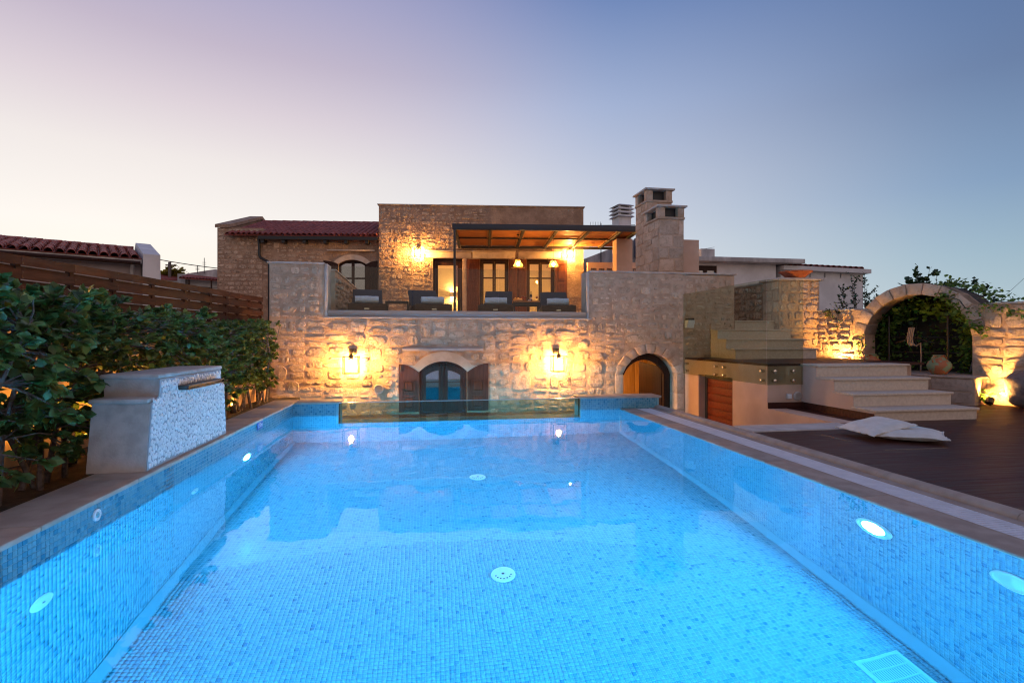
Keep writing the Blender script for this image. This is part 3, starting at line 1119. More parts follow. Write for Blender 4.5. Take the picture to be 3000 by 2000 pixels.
# pale end caps of the opening and the sill under the glass
box('end_cap', MAT['capping'], tw, -1.785, -1.735, -.02, .36, wz(1.44), wz(2.40), bevel=.006)
box('end_cap', MAT['capping'], tw, 3.0, 3.045, -.02, .36, wz(1.42), wz(2.36), bevel=.006)
box('sill', MAT['capping'], tw, -1.80, 3.06, -.05, .20, wz(1.442), wz(1.472), bevel=.006)
tch = box('glass_channel', M('champagne_aluminium', (.36, .30, .27), (.42, .36, .32), .38, 3, (1, 20, 20), metal=.55), tw, -1.733, 2.998, .0, .10, wz(1.474), wz(1.588), bevel=.004)
# smooth white arch over the window, hood slab
oi = arc(win[0], win[1], wz(.485), wz(.672), 16)
oo = arc(win[0] - .12, win[1] + .12, wz(.55), wz(.855), 16)
mb = MB()
arch_band(mb, oi, oo, -.03, .12)
for s, x in ((-1, win[0]), (1, win[1])):
    xs = sorted((x + s * .0, x + s * .20))
    mb.extrude([(xs[0], wz(.42) if s < 0 else wz(.485)), (xs[1], wz(.485) if s < 0 else wz(.42)), (xs[1], wz(.62 if s < 0 else .585)), (xs[0], wz(.585 if s < 0 else .62))], 1, -.028, .12)
mb.build('arch_surround', MAT['ashlar'], tw, smooth=False)
MB().extrude([(-.16, wz(.866)), (0.02, wz(.868)), (.02, wz(.935)), (-.16, wz(.905))], 0, -.44, 1.0).build('hood_slab', MAT['capping'], tw, bevel=.005, smooth=True)
box('window_sill', MAT['ashlar'], tw, win[0] - .08, win[1] + .08, -.05, .2, wz(-.34), wz(-.295), bevel=.006)

SHM = M_wood('brown_shutter', (.075, .022, .010), (.15, .046, .022), 2, .5, .08)
SHF = M_wood('dark_brown_sash', (.045, .014, .008), (.09, .030, .016), 2, .5, .08)
# arched casement window
aw = thing('arched_window', ((win[0] + win[1]) / 2, WY + .06, -.295), 'arched two-leaf window with dark wooden shutters, mirroring the blue pool', 'window')
cx = (win[0] + win[1]) / 2
hw = (win[1] - win[0]) / 2 - .003
fz = .295
fr = MB()
ai = arc(-hw + .055, hw - .055, .76, .91, 16)
ao = arc(-hw, hw, .78, .964, 16)
arch_band(fr, ai, ao, 0, .07)
fr.box(-hw, -hw + .055, 0, .07, 0, .78).box(hw - .055, hw, 0, .07, 0, .78)
fr.box(-hw + .055, hw - .055, 0, .07, 0, .055)
fr.build('frame', SHF, aw, bevel=.004)
for s in (-1, 1):
    xa, xb = sorted((s * .028, s * (hw - .06)))
    lf = MB().box(xa, xa + .055, .012, .06, .058, .86 if s > 0 else .80).box(xb - .055, xb, .012, .06, .058, .80 if s > 0 else .86)
    lf.box(xa + .055, xb - .055, .012, .06, .058, .25).box(xa + .055, xb - .055, .02, .05, .575, .59)
    top = arc(-hw + .055, hw - .055, .70, .85, 16)
    pts = [p for p in top if xa - .02 <= p[0] <= xb + .02]
    for p, q in zip(pts, pts[1:]):
        lf.hexa([(p[0], .014, p[1] - .045), (q[0], .014, q[1] - .045), (q[0], .058, q[1] - .045), (p[0], .058, p[1] - .045)],
                [(p[0], .014, p[1] + .055), (q[0], .014, q[1] + .055), (q[0], .058, q[1] + .055), (p[0], .058, p[1] + .055)])
    sash = lf.build('sash', SHF, aw)
    box('pane', MAT['dglass'], sash, xa + .05, xb - .05, .03, .036, .245, .83)
box('mullion', SHF, aw, -.026, .026, -.004, .064, .056, .90, bevel=.004)
rm = MB(); wall_holes(rm, -1.2, 1.2, -.5, 1.4, .48, .485, [(-.5, .5, 0, 1)])
rm.box(-1.2, 1.2, 2.6, 2.62, -.5, 1.4).box(-1.22, -1.2, .48, 2.6, -.5, 1.4).box(1.2, 1.22, .48, 2.6, -.5, 1.4).box(-1.2, 1.2, .48, 2.6, -.52, -.5).box(-1.2, 1.2, .48, 2.6, 1.4, 1.42)
rm.build('room', M('dim_room', (.30, .28, .30), None, .9), aw)




def shutter(name, parent, x0, x1, z0, zin, zout, y, arch_right=None, panels=((.06, .40), (.48, .80)), mat=None):
    mat = mat or MAT['dwood']
    """a panelled leaf; zin is the height at the hinge side, zout at the free side (curved head)"""
    n = 10
    mb = MB()
    pts = []
    for i in range(n + 1):
        f = i / n
        pts.append((x0 + (x1 - x0) * f, zin + (zout - zin) * (1 - (1 - f) ** 2 if zout > zin else f ** 2)))
    for p, q in zip(pts, pts[1:]):
        mb.hexa([(p[0], y, z0), (q[0], y, z0), (q[0], y + .03, z0), (p[0], y + .03, z0)], [(p[0], y, p[1]), (q[0], y, q[1]), (q[0], y + .03, q[1]), (p[0], y + .03, p[1])])
    leaf = mb.build(name, mat, parent)
    H_ = min(zin, zout) - z0
    w = x1 - x0
    for a, b in panels:
        pa = MB()
        xa, xb, za, zb = x0 + w * .2, x1 - w * .2, z0 + H_ * a, z0 + H_ * b
        pa.box(xa, xb, y - .004, y + .001, za, zb)
        pa.box(xa, xb, y - .012, y - .003, za, za + .02).box(xa, xb, y - .012, y - .003, zb - .02, zb)
        pa.box(xa, xa + .02, y - .012, y - .003, za, zb).box(xb - .02, xb, y - .012, y - .003, za, zb)
        pa.hexa([(xa + .03, y - .004, za + .03), (xb - .03, y - .004, za + .03), (xb - .05, y - .014, za + .05), (xa + .05, y - .014, za + .05)],
                [(xa + .03, y - .004, zb - .03), (xb - .03, y - .004, zb - .03), (xb - .05, y - .014, zb - .05), (xa + .05, y - .014, zb - .05)])
        pa.build('panel', mat, leaf)
    return leaf


sl = shutter('shutter', aw, win[0] - .36 - cx, win[0] - .005 - cx, .06, .92, .77, -.10, mat=SHM)
sr = shutter('shutter', aw, win[1] + .005 - cx, win[1] + .39 - cx, .06, .77, .92, -.10, mat=SHM)
MB().tube([(win[0] - .33 - cx, -.11, .80), (win[0] - .33 - cx, -.11, .90)], .007, 6).build('hinge', MAT['black'], sl)
MB().tube([(win[0] - .31 - cx, -.115, .47), (win[0] - .24 - cx, -.125, .475)], .009, 6).build('latch', MAT['black'], sl)
MB().tube([(win[1] - cx - .03, -.012, .50), (win[1] - cx - .03, -.05, .52), (win[1] - cx - .03, -.05, .58)], .009, 6).build('latch', MAT['black'], aw)

# round vent
v = thing('round_vent', (-.856, WY - .03, .187), 'round louvred vent beside the arched window', 'vent')
MB().lathe([(.088, 0), (.088, .02), (.072, .026), (.07, .012)], 24).build('rim', MAT['capping'], v, smooth=True, rot=(math.pi / 2, 0, 0))
for i in range(7):
    zz = -.054 + i * .018
    hwid = math.sqrt(max(.068 ** 2 - zz * zz, .0001))
    MB().hexa([(-hwid, -.012, zz - .003), (hwid, -.012, zz - .003), (hwid, .0, zz - .007), (-hwid, .0, zz - .007)], [(-hwid, -.022, zz + .006), (hwid, -.022, zz + .006), (hwid, -.004, zz + .004), (-hwid, -.004, zz + .004)]).build('slat', MAT['capping'], v)

# doorway interior: dark arched frame, open leaf, lit room with oak panels
dw = thing('arched_doorway', ((door[0] + door[1]) / 2, WY + .28, -2.0), 'open arched doorway with dark frame and warm lit hall behind', 'door')
dx = (door[0] + door[1]) / 2
hw2 = (door[1] - door[0]) / 2 - .004
fr = MB()
arch_band(fr, arc(-hw2 + .13, hw2 - .13, 2.36, 2.66, 14), arc(-hw2, hw2, 2.36, 2.795, 14), 0, .09)
fr.box(-hw2, -hw2 + .02, 0, .09, 0, 2.36).box(hw2 - .13, hw2, 0, .09, 0, 2.36)
fr.build('frame', MAT['dwood'], dw)
MB().hexa([(hw2 - .14, .10, 0), (hw2 - .095, .10, 0), (hw2 - .28, .80, 0), (hw2 - .32, .80, 0)], [(hw2 - .14, .10, 2.5), (hw2 - .095, .10, 2.5), (hw2 - .28, .80, 2.58), (hw2 - .32, .80, 2.58)]).build('door_leaf', MAT['dwood'], dw)
rm = MB()
rm.box(-1.2, 1.6, 2.2, 2.22, 0, 2.9).box(-1.22, -1.2, .2, 2.2, 0, 2.9).box(1.6, 1.62, .2, 2.2, 0, 2.9).box(-1.2, 1.6, .2, 2.2, -.02, 0).box(-1.2, 1.6, .2, 2.2, 2.9, 2.92)
rm.build('hall', MAT['room'], dw)
for a, b in ((-1.0, -.58), (-.57, -.16), (.33, .66), (.67, 1.0)):
    box('cupboard_panel', MAT['owood'], dw, a, b, 2.10, 2.14, 0, 2.85, bevel=.004)
box('wall_panel', M('cream_panel', (.80, .60, .30), None, .8), dw, -.10, .28, 2.08, 2.13, 0, 2.85)
pic = box('picture', M('pale_picture', (.70, .56, .36), None, .7), dw, .0, .22, 2.06, 2.078, 2.12, 2.66)
box('print', M('picture_print', (.12, .07, .05), (.55, .42, .28), .6, 14), pic, .04, .16, 2.054, 2.0595, 2.22, 2.56)
box('switch', MAT['plastic'], dw, .10, .15, 2.062, 2.078, 1.72, 1.80)
hl_ = thing('hall_lamp', (dx - .35, WY + 1.3, .82), 'small ceiling lamp in the hall behind the arched doorway', 'lamp')
MB().lathe([(.09, 0), (.09, .03), (.05, .05)], 16).build('base', MAT['plastic'], hl_, smooth=True)
MB().lathe([(.0005, -.03), (.06, -.022), (.085, 0)], 16).build('diffuser', M_emit('hall_glow', (1, .52, .16), 420), hl_, smooth=True)

# terrace slab and inner parapet
tag(box('terrace_floor', M('terrace_paving', (.30, .22, .17), (.38, .29, .23), .75, 3), None, -2.72, 12.5, WY + .455, 20.6, 1.2, TF), kind='structure')
ip = thing('terrace_side_wall', (-1.95, WY + .36, TF), 'low stone side wall at the left end of the terrace', 'wall', math.pi / 2)
MB().hexa([(0, -.28, 0), (3.2, -.28, 0), (3.2, 0, 0), (0, 0, 0)], [(0, -.28, .88), (3.2, -.28, .80), (3.2, 0, .80), (0, 0, .88)]).build('core', MAT['mortar'], ip)
MB().hexa([(0, -.30, .882), (3.2, -.30, .802), (3.2, .02, .802), (0, .02, .882)], [(0, -.30, .905), (3.2, -.30, .825), (3.2, .02, .825), (0, .02, .905)]).build('capping_slab', MAT['capping'], ip)
rubble(ip, .02, 3.1, .02, .78, -.28, .34, .2, [], ST2, 31)

# frameless glass balustrade on the terrace
bl = thing('terrace_balustrade', (0, WY + .05, 1.592), 'frameless glass balustrade along the terrace front', 'balustrade')
box('glass_sheet', MAT['glass'], bl, -1.73, -.27, -.006, .006, 0, .775)
box('glass_sheet', MAT['glass'], bl, -.262, 1.30, -.006, .006, 0, .775)
box('glass_sheet', MAT['glass'], bl, 1.308, 2.995, -.006, .006, 0, .772)

# ------------------------------------------------------------------ lanterns
BULB = M_emit('lantern_bulb_glow', WARM, 1750.0)
BULB_H = M_emit('house_lantern_bulb_glow', WARM, 3600.0)


def lantern(name, loc, label, rotz=0, w=.25, h=.29, off=.21, grp='square wall lanterns', strength=None):
    t = thing(name, loc, label, 'lantern', rotz, group=grp)
    b = .0065
    box('wall_plate', MAT['iron'], t, -.058, .058, -.03, 0, .02, .13, bevel=.003)
    MB().tube([(0, -.01, .085), (0, -off, .085), (0, -off, .03)], .009, 8).build('arm', MAT['iron'], t)
    cg = MB()
    x0, x1, y0, y1 = -w / 2, w / 2, -off - w * .42, -off + w * .42
    for x in (x0, x1):
        for y_ in (y0, y1):
            cg.box(x - b, x + b, y_ - b, y_ + b, -h, 0)
    for z_ in (-h, 0):
        for y_ in (y0, y1):
            cg.box(x0 + b, x1 - b, y_ - b, y_ + b, z_ - b, z_ + b)
        for x in (x0, x1):
            cg.box(x - b, x + b, y0 + b, y1 - b, z_ - b, z_ + b)
    cage = cg.build('cage', MAT['iron'], t)
    tp = MB().box(x0 + b, x1 - b, -off - .018, -off + .018, -.004, .006).box(-.018, .018, y0 + b, y1 - b, -.003, .005).lathe([(.030, -.055), (.034, -.02), (.034, .035)], 12, (0, -off, 0))
    tp.build('lamp_holder', MAT['iron'], t)
    for x in (x0, x1):
        box('glass_pane', MAT['clear'], cage, x - .001, x + .001, y0 + b, y1 - b, -h + b, -b)
    box('glass_pane', MAT['clear'], cage, x0 + b, x1 - b, y0 - .001, y0 + .001, -h + b, -b)
    MB().lathe([(.0005, -.172), (.024, -.164), (.040, -.138), (.042, -.118), (.032, -.09), (.018, -.068), (.017, -.056)], 14, (0, -off, 0)).build('bulb', strength or BULB, t, smooth=True)
    return t


lantern('wall_lantern', (-1.30, WY - .03, .775), 'lit square lantern on the stone wall left of the arched window')
lantern('wall_lantern', (2.39, WY - .03, .770), 'lit square lantern on the stone wall between window and arched doorway')

# ------------------------------------------------------------------ the stone house (local x along the facade, y away, z above the terrace)
HA = math.radians(-6.1)
HO = (-1.74, 19.5, TF)
hs = thing('stone_house', HO, 'two-part old stone house with flat main block, tiled wing and lit doors behind the terrace', 'house', HA)
D1, D2, D3 = (1.95, 3.02), (3.67, 4.71), (5.38, 6.43)
DT = 2.55
mb = MB()
wall_holes(mb, 0, 7.5, -1.4, 4.47, 0, .5, [(d[0], d[1], 0, DT) for d in (D1, D2, D3)])
mb.box(0, .4, .5, 6, -1.4, 4.46).box(7.1, 7.5, .5, 6, -1.4, 4.46).box(.4, 7.1, 5.6, 6, -1.4, 4.46).box(.4, 7.1, .5, 5.6, 3.2, 3.3)
mb.build('wall', MAT['mortar2'], hs)
hol = [(1.9, 3.1, 0, DT + .02), (3.2, 6.9, 0, DT + .02), (1.68, 6.68, 2.5, 2.86), (1.3, 1.56, 2.55, 2.9), (6.83, 7.09, 2.55, 2.9)]
rubble(hs, .02, 7.48, .4, 4.40, 0, .40, .26, hol, ST2, 41, (.04, .11), (.008, .030), .85, 260)
box('roof_coping', MAT['capping'], hs, -.05, 7.55, -.05, .5, 4.472, 4.505, bevel=.005)
for a, b in ((1.70, 3.34), (3.40, 4.95), (5.07, 6.65)):
    box('lintel', MAT['ashlar'], hs, a, b, -.03, .3, DT + .01, DT + .235, bevel=.006)
    box('hood_slab', MAT['ashlar'], hs, a - .03, b + .03, -.14, .02, DT + .237, DT + .275, bevel=.006)
MB().box(3.03, 3.18, -.025, .3, 0, DT + .005).build('jamb_stone', MAT['stone3'], hs, bevel=.01, smooth=True)


def glazed_door(x0, x1, leaves, rows, label):
    d = thing('glazed_door', (0, 0, 0), label, 'door')
    d.parent = None
    m_ = Matrix.Translation(HO) @ Matrix.Rotation(HA, 4, 'Z')
    d.matrix_world = m_ @ Matrix.Translation(((x0 + x1) / 2, .12, 0))
    w = (x1 - x0) / 2
    fr = MB().box(-w, -w + .07, 0, .09, 0, DT - .005).box(w - .07, w, 0, .09, 0, DT - .005).box(-w + .07, w - .07, 0, .09, DT - .085, DT - .005)
    fr.build('frame', MAT['dwood'], d, bevel=.004)
    lw = (2 * w - .14) / leaves
    for i in range(leaves):
        xa = -w + .07 + i * lw + .003
        xb = xa + lw - .006
        st = .10 if leaves == 1 else .058
        lf = MB().box(xa, xa + st, .02, .065, .02, DT - .09).box(xb - st, xb, .02, .065, .02, DT - .09)
        lf.box(xa + st, xb - st, .02, .065, DT - .24 if leaves == 1 else DT - .17, DT - .09).box(xa + st, xb - st, .02, .065, .02, .60)
        bars = [] if leaves == 1 else [1.86]
        for zb in bars:
            lf.box(xa + st, xb - st, .022, .062, zb - .025, zb + .025)
        leaf = lf.build('leaf', MAT['dwood'], d, bevel=.003)
        z0 = .60
        for z1 in bars + [DT - (.24 if leaves == 1 else .17)]:
            box('pane', MAT['pane'], leaf, xa + st - .004, xb - st + .004, .04, .045, z0 + .0, z1)
            z0 = z1
        MB().tube([(xb - st / 2, .015, 1.05), (xb - st / 2, -.03, 1.05), (xb - st / 2 - .09, -.03, 1.05)], .009, 6).build('handle', MAT['black'], leaf)
    return d


glazed_door(*D1, 1, 1, 'single glazed door with one tall pane, left of the pergola post')
glazed_door(*D2, 2, 2, 'double glazed door between brown shutters under the pergola')
glazed_door(*D3, 2, 2, 'rightmost double glazed door with yellow lit panes under the pergola')


def house_part_world(x, y, z):
    return Matrix.Translation(HO) @ Matrix.Rotation(HA, 4, 'Z') @ Matrix.Translation((x, y, z))


def hpt(x, y, z):
    return tuple(house_part_world(x, y, z).to_translation())


def flat_shutter(x0, x1):
    lf = box('shutter', MAT['dwood_r'], hs, x0 + .004, x1 - .004, -.05, -.012, .02, DT - .03, bevel=.003)
    w = x1 - x0
    for za, zb in ((.15, .78), (.9, 1.65), (1.77, 2.38)):
        pa = MB()
        xa, xb = x0 + w * .2, x1 - w * .2
        pa.box(xa, xb, -.062, -.049, za, za + .025).box(xa, xb, -.062, -.049, zb - .025, zb).box(xa, xa + .025, -.062, -.049, za + .025, zb - .025).box(xb - .025, xb, -.062, -.049, za + .025, zb - .025)
        pa.box(xa + .05, xb - .05, -.060, -.049, za + .06, zb - .06)
        pa.build('panel', MAT['dwood_r'], lf)


MAT['dwood_r'] = M_wood('red_brown_shutter', (.085, .024, .011), (.17, .052, .024), 2, .42, .08)
for a, b in ((3.19, 3.665), (4.715, 5.03), (5.035, 5.375), (6.435, 6.89)):
    flat_shutter(a, b)

# rooms behind the doors, each with its lamp
rm = MB()
for a, b in ((1.3, 3.40), (3.44, 7.05)):
    rm.box(a, b, 4.0, 4.02, 0, 3.0).box(a - .02, a, .5, 4.0, 0, 3.0).box(b, b + .02, .5, 4.0, 0, 3.0).box(a, b, .5, 4, 2.98, 3.0).box(a, b, .5, 4, -.02, 0)
rm.build('rooms', MAT['room'], hs)
box('door_leaf', MAT['dwood_r'], hs, 2.55, 3.30, 3.9, 3.98, 1.9, 2.95)
wl = thing('room_wall_lamp', hpt(2.42, 3.9, 1.55), 'up and down wall lamp in the room behind the single glazed door', 'lamp', HA)
box('body', MAT['ashlar'], wl, -.09, .09, -.11, .0, -.11, .11, bevel=.006)
for s, nm in ((1, 'upper_glow'), (-1, 'lower_glow')):
    MB().add([(-.075, -.10, s * .113), (.075, -.10, s * .113), (.075, -.012, s * .113), (-.075, -.012, s * .113)], [(0, 1, 2, 3)]).build(nm, M_emit('sconce_' + nm, (1, .62, .25), 400), wl)
box('radiator', MAT['ashlar'], hs, 1.95, 2.35, 3.90, 3.97, .75, 1.15, bevel=.01)
for i, (x, tx) in enumerate(((1.75, 'left'), (4.4, 'middle'), (6.1, 'right'))):
    cl = thing('ceiling_lamp', hpt(x, 2.0, 2.95), 'small ceiling lamp inside the house, %s one' % tx, 'lamp', group='ceiling lamps inside the house')
    MB().lathe([(.10, 0), (.12, -.02), (.12, -.05)], 16).build('base', MAT['plastic'], cl, smooth=True)
    MB().lathe([(.115, -.052), (.08, -.09), (.0005, -.10)], 16).build('diffuser', M_emit('ceiling_glow_%d' % i, (1, .54, .15) if i else (1, .60, .22), 330), cl, smooth=True)

lantern('wall_lantern', hpt(1.43, -.03, 2.86), 'lit square lantern on the house wall left of the single glazed door', HA, w=.23, strength=BULB_H)
lantern('wall_lantern', hpt(6.96, -.03, 2.86), 'lit square lantern at the right end of the house wall under the pergola', HA, w=.23, strength=BULB_H)

# the tiled wing on the left
mb = MB()
AW = (-1.50, -.50)
wall_holes(mb, -5.8, 0, -1.4, 3.385, .2, .6, [(AW[0], AW[1], .3, 2.50)])
arch_fill(mb, arc(AW[0], AW[1], 2.34, 2.499), 2.50, .2, .6)
mb.box(-5.8, -4.2, .2, .6, 3.385, 3.62)
mb.hexa([(-5.8, .6, -1.4), (-5.42, .6, -1.4), (-5.42, 6, -1.4), (-5.8, 6, -1.4)], [(-5.8, .6, 3.60), (-5.42, .6, 3.60), (-5.42, 6, 3.6), (-5.8, 6, 3.6)])
mb.extrude([(.201, 3.60), (3.0, 4.52), (5.8, 3.60)], 0, -5.80, -5.42)
mb.build('wing_wall', MAT['mortar2'], hs)
lay(hs, -5.78, -4.21, .8, 3.60, .2, (.11, .19), (.16, .34), [], ST2, 51, gap=.035, depth=(.008, .022), maxn=150)
rubble(hs, -4.19, -.02, .9, 3.12, .2, .42, .2, [(-2.1, -.05, 0, 2.38), (-1.75, -.25, 2.3, 2.72), (-1.9, -.15, 2.78, 2.88)], ST2, 52, (.03, .08), (.006, .022), .9, 140)
MB().extrude([(.15, 3.615), (3.0, 4.56), (3.35, 4.45), (3.35, 4.56), (3.0, 4.68), (.15, 3.735)], 0, -5.86, -5.36).build('gable_coping', MAT['mortar2'], hs)
RS, RT = math.atan2(4.42 - 3.30, 3.15), math.hypot(4.42 - 3.30, 3.15)
rf = MB().hexa([(-5.40, -.15, 3.285), (0, -.15, 3.285), (0, 3.0, 4.405), (-5.40, 3.0, 4.405)], [(-5.40, -.15, 3.30), (0, -.15, 3.30), (0, 3.0, 4.42), (-5.40, 3.0, 4.42)]).build('roof', MAT['roof'], hs)


def tile_mesh(r0, r1, L_, n=6):
    mb = MB()
    for y_, r in ((0, r0), (L_, r1)):
        for th in (0, -.012):
            for k in range(n + 1):
                a = math.pi * k / n
                mb.v.append((-(r + th) * math.cos(a), y_, (r + th) * math.sin(a)))
    m = n + 1
    for k in range(n):
        mb.f.append((k, k + 1, 2 * m + k + 1, 2 * m + k))
        mb.f.append((m + k + 1, m + k, k, k + 1))
    return mb.mesh('roof_tile', MAT['roof'], smooth=True)


TM = tile_mesh(.088, .070, .46)
PX = .19
for i in range(28):
    for j in range(8):
        d = j * .40 + RND.uniform(-.012, .012)
        link('roof_tile', TM, rf, (-5.25 + i * PX + RND.uniform(-.006, .006), -.19 + d * math.cos(RS), 3.305 + d * math.sin(RS)), (RS + RND.uniform(.01, .035), 0, RND.uniform(-.02, .02)))
TMR = tile_mesh(.10, .085, .46)
for i in range(13):
    link('ridge_tile', TMR, rf, (-5.35 + i * .41, 3.0, 4.43), (0, .03, -math.pi / 2))
box('eave_board', MAT['black'], hs, -4.22, -.01, -.16, -.10, 3.16, 3.275)
for x in (-4.1, -3.37, -2.63, -1.9, -1.16, -.42):
    box('rafter_tail', MAT['black'], hs, x - .055, x + .055, -.095, .22, 3.05, 3.17)
MB().tube([(-4.30, .10, 3.22), (-4.27, .09, 3.0), (-4.27, .09, 2.62), (-4.22, .09, 2.52), (-3.98, .09, 2.40), (-3.92, .09, 2.3), (-3.92, .09, .2)], .05, 10).build('downpipe', MAT['black'], hs, smooth=True)
arch_band(MB(), arc(AW[0], AW[1], 2.34, 2.50), arc(AW[0] - .16, AW[1] + .16, 2.42, 2.69), .17, .3).build('arch_surround', MAT['ashlar'], hs)
box('hood_slab', MAT['ashlar'], hs, -1.88, -.17, .06, .22, 2.80, 2.845, bevel=.005)
ww = thing('wing_window', hpt(-1.0, .30, .3), 'dark arched window with open shutters in the tiled wing', 'window', HA)
fr = MB()
arch_band(fr, arc(-.43, .43, 2.0, 2.13, 12), arc(-.495, .495, 2.04, 2.195, 12), 0, .07)
fr.box(-.495, -.43, 0, .07, 0, 2.04).box(.43, .495, 0, .07, 0, 2.04).box(-.05, .05, 0, .07, 0, 2.13).box(-.43, -.05, .005, .06, 1.50, 1.56).box(.05, .43, .005, .06, 1.50, 1.56).box(-.43, .43, .004, .06, 0, .12)
fr.build('frame', MAT['dwood'], ww)
for s in (-1, 1):
    xa, xb = sorted((s * .05, s * .43))
    box('pane', MAT['dglass'], ww, xa, xb, .03, .035, .12, 2.08)
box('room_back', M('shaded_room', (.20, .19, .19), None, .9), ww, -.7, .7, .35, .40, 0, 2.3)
shutter('shutter', ww, -1.02, -.50, .0, 2.16, 2.02, -.15)
shutter('shutter', ww, .50, .92, .0, 2.02, 2.16, -.15)

# ------------------------------------------------------------------ pergola
pg = thing('pergola', hpt(0, 0, 0), 'dark steel pergola with reed mat roof over the dining terrace', 'pergola', HA)
box('front_beam', MAT['navy'], pg, 2.86, 8.62, -3.46, -3.36, 2.90, 3.075, bevel=.004)
box('back_beam', MAT['navy'], pg, 2.98, 8.62, -.12, -.06, 2.91, 3.0)
box('middle_beam', MAT['navy'], pg, 2.98, 8.62, -1.74, -1.70, 2.95, 3.0)
box('side_beam', MAT['navy'], pg, 2.89, 2.965, -3.355, -.06, 2.91, 3.03)
box('side_beam', MAT['navy'], pg, 8.56, 8.62, -3.355, -.125, 2.91, 3.03)
for x in (4.0, 5.03, 6.06, 7.08, 8.1):
    box('rafter', MAT['navy'], pg, x - .04, x + .04, -3.355, -1.745, 2.93, 3.005)
    box('rafter', MAT['navy'], pg, x - .04, x + .04, -1.695, -.125, 2.93, 3.005)
    for q in (-.075, .075):
        for ya, yb in ((-3.355, -1.745), (-1.695, -.125)):
            box('batten', MAT['owood2'] if 'owood2' in MAT else MAT['twood'], pg, x + q - .02, x + q + .02, ya, yb, 2.972, 3.008)
xs_ = [2.97, 4.0, 5.03, 6.06, 7.08, 8.1, 8.6]
for a, b in zip(xs_, xs_[1:]):
    for ya, yb in ((-3.35, -1.73), (-1.71, -.12)):
        box('reed_panel', MAT['reed'], pg, a + .003, b - .003, ya, yb, 3.010, 3.032)
box('post', MAT['navy'], pg, 2.895, 2.965, -3.445, -3.375, 0, 2.898)
cl = thing('stucco_column', hpt(8.44, -1.95, 0), 'smooth stucco column holding up the right side of the pergola', 'column', HA)
MB().hexa([(-.42, -.30, 0), (.42, -.30, 0), (.42, .3, 0), (-.42, .3, 0)], [(-.27, -.27, .55), (.27, -.27, .55), (.27, .27, .55), (-.27, .27, .55)]).build('base', MAT['plaster'], cl)
box('shaft', MAT['plaster'], cl, -.265, .265, -.265, .265, .552, 2.908)


def pendant(x, label):
    t = thing('pendant_lamp', hpt(x, -2.5, 1.90), label, 'lamp', HA, group='wire pendant lamps')
    ringpts = lambda r, z: [(r * math.cos(2 * math.pi * i / 24), r * math.sin(2 * math.pi * i / 24), z) for i in range(24)]
    fr = MB()
    for r, z in ((.225, 0), (.21, .29), (.075, .16)):
        fr.tube(ringpts(r, z), .005, 5, closed=True)
    for i in range(16):
        a = 2 * math.pi * i / 16
        fr.tube([(.225 * math.cos(a), .225 * math.sin(a), 0), (.12 * math.cos(a + .5), .12 * math.sin(a + .5), .16), (.21 * math.cos(a + 1.0), .21 * math.sin(a + 1.0), .29)], .0028, 4)
    fr.build('wire_shade', MAT['iron'], t)
    MB().lathe([(.165, .035), (.075, .225)], 20).build('inner_shade', MAT['wicker'], t, smooth=True)
    MB().tube([(0, 0, .17), (0, 0, .24)], .02, 8).build('lamp_holder', MAT['iron'], t)
    MB().lathe([(.0005, .05), (.03, .06), (.043, .09), (.04, .12), (.02, .165)], 14).build('bulb', BULB_P, t, smooth=True)
    MB().tube([(0, 0, .24), (0, 0, 1.03)], .005, 6).build('cable', MAT['black'], t)
    MB().lathe([(.045, 1.03), (.04, 1.06), (.005, 1.0)], 12).build('ceiling_rose', MAT['black'], t)


def _wicker():
    m, t, p, N, L = new_mat('woven_lamp_shade')
    out = t.nodes['Material Output']
    tl = N('ShaderNodeBsdfTranslucent'); tl.inputs[0].default_value = (.30, .16, .05, 1)
    df = N('ShaderNodeBsdfDiffuse'); df.inputs[0].default_value = (.36, .20, .08, 1)
    tr = N('ShaderNodeBsdfTransparent')
    a = N('ShaderNodeMixShader'); a.inputs[0].default_value = .5
    L(tl.outputs[0], a.inputs[1]); L(df.outputs[0], a.inputs[2])
    b = N('ShaderNodeMixShader'); b.inputs[0].default_value = .45
    L(a.outputs[0], b.inputs[1]); L(tr.outputs[0], b.inputs[2])
    L(b.outputs[0], out.inputs['Surface'])
    return m


MAT['wicker'] = _wicker()
BULB_P = M_emit('pendant_bulb_glow', (1, .48, .12), 1100.0)
pendant(4.906, 'left one of two lit wire pendant lamps under the pergola')
pendant(6.047, 'right one of two lit wire pendant lamps under the pergola')

# ------------------------------------------------------------------ terrace furniture


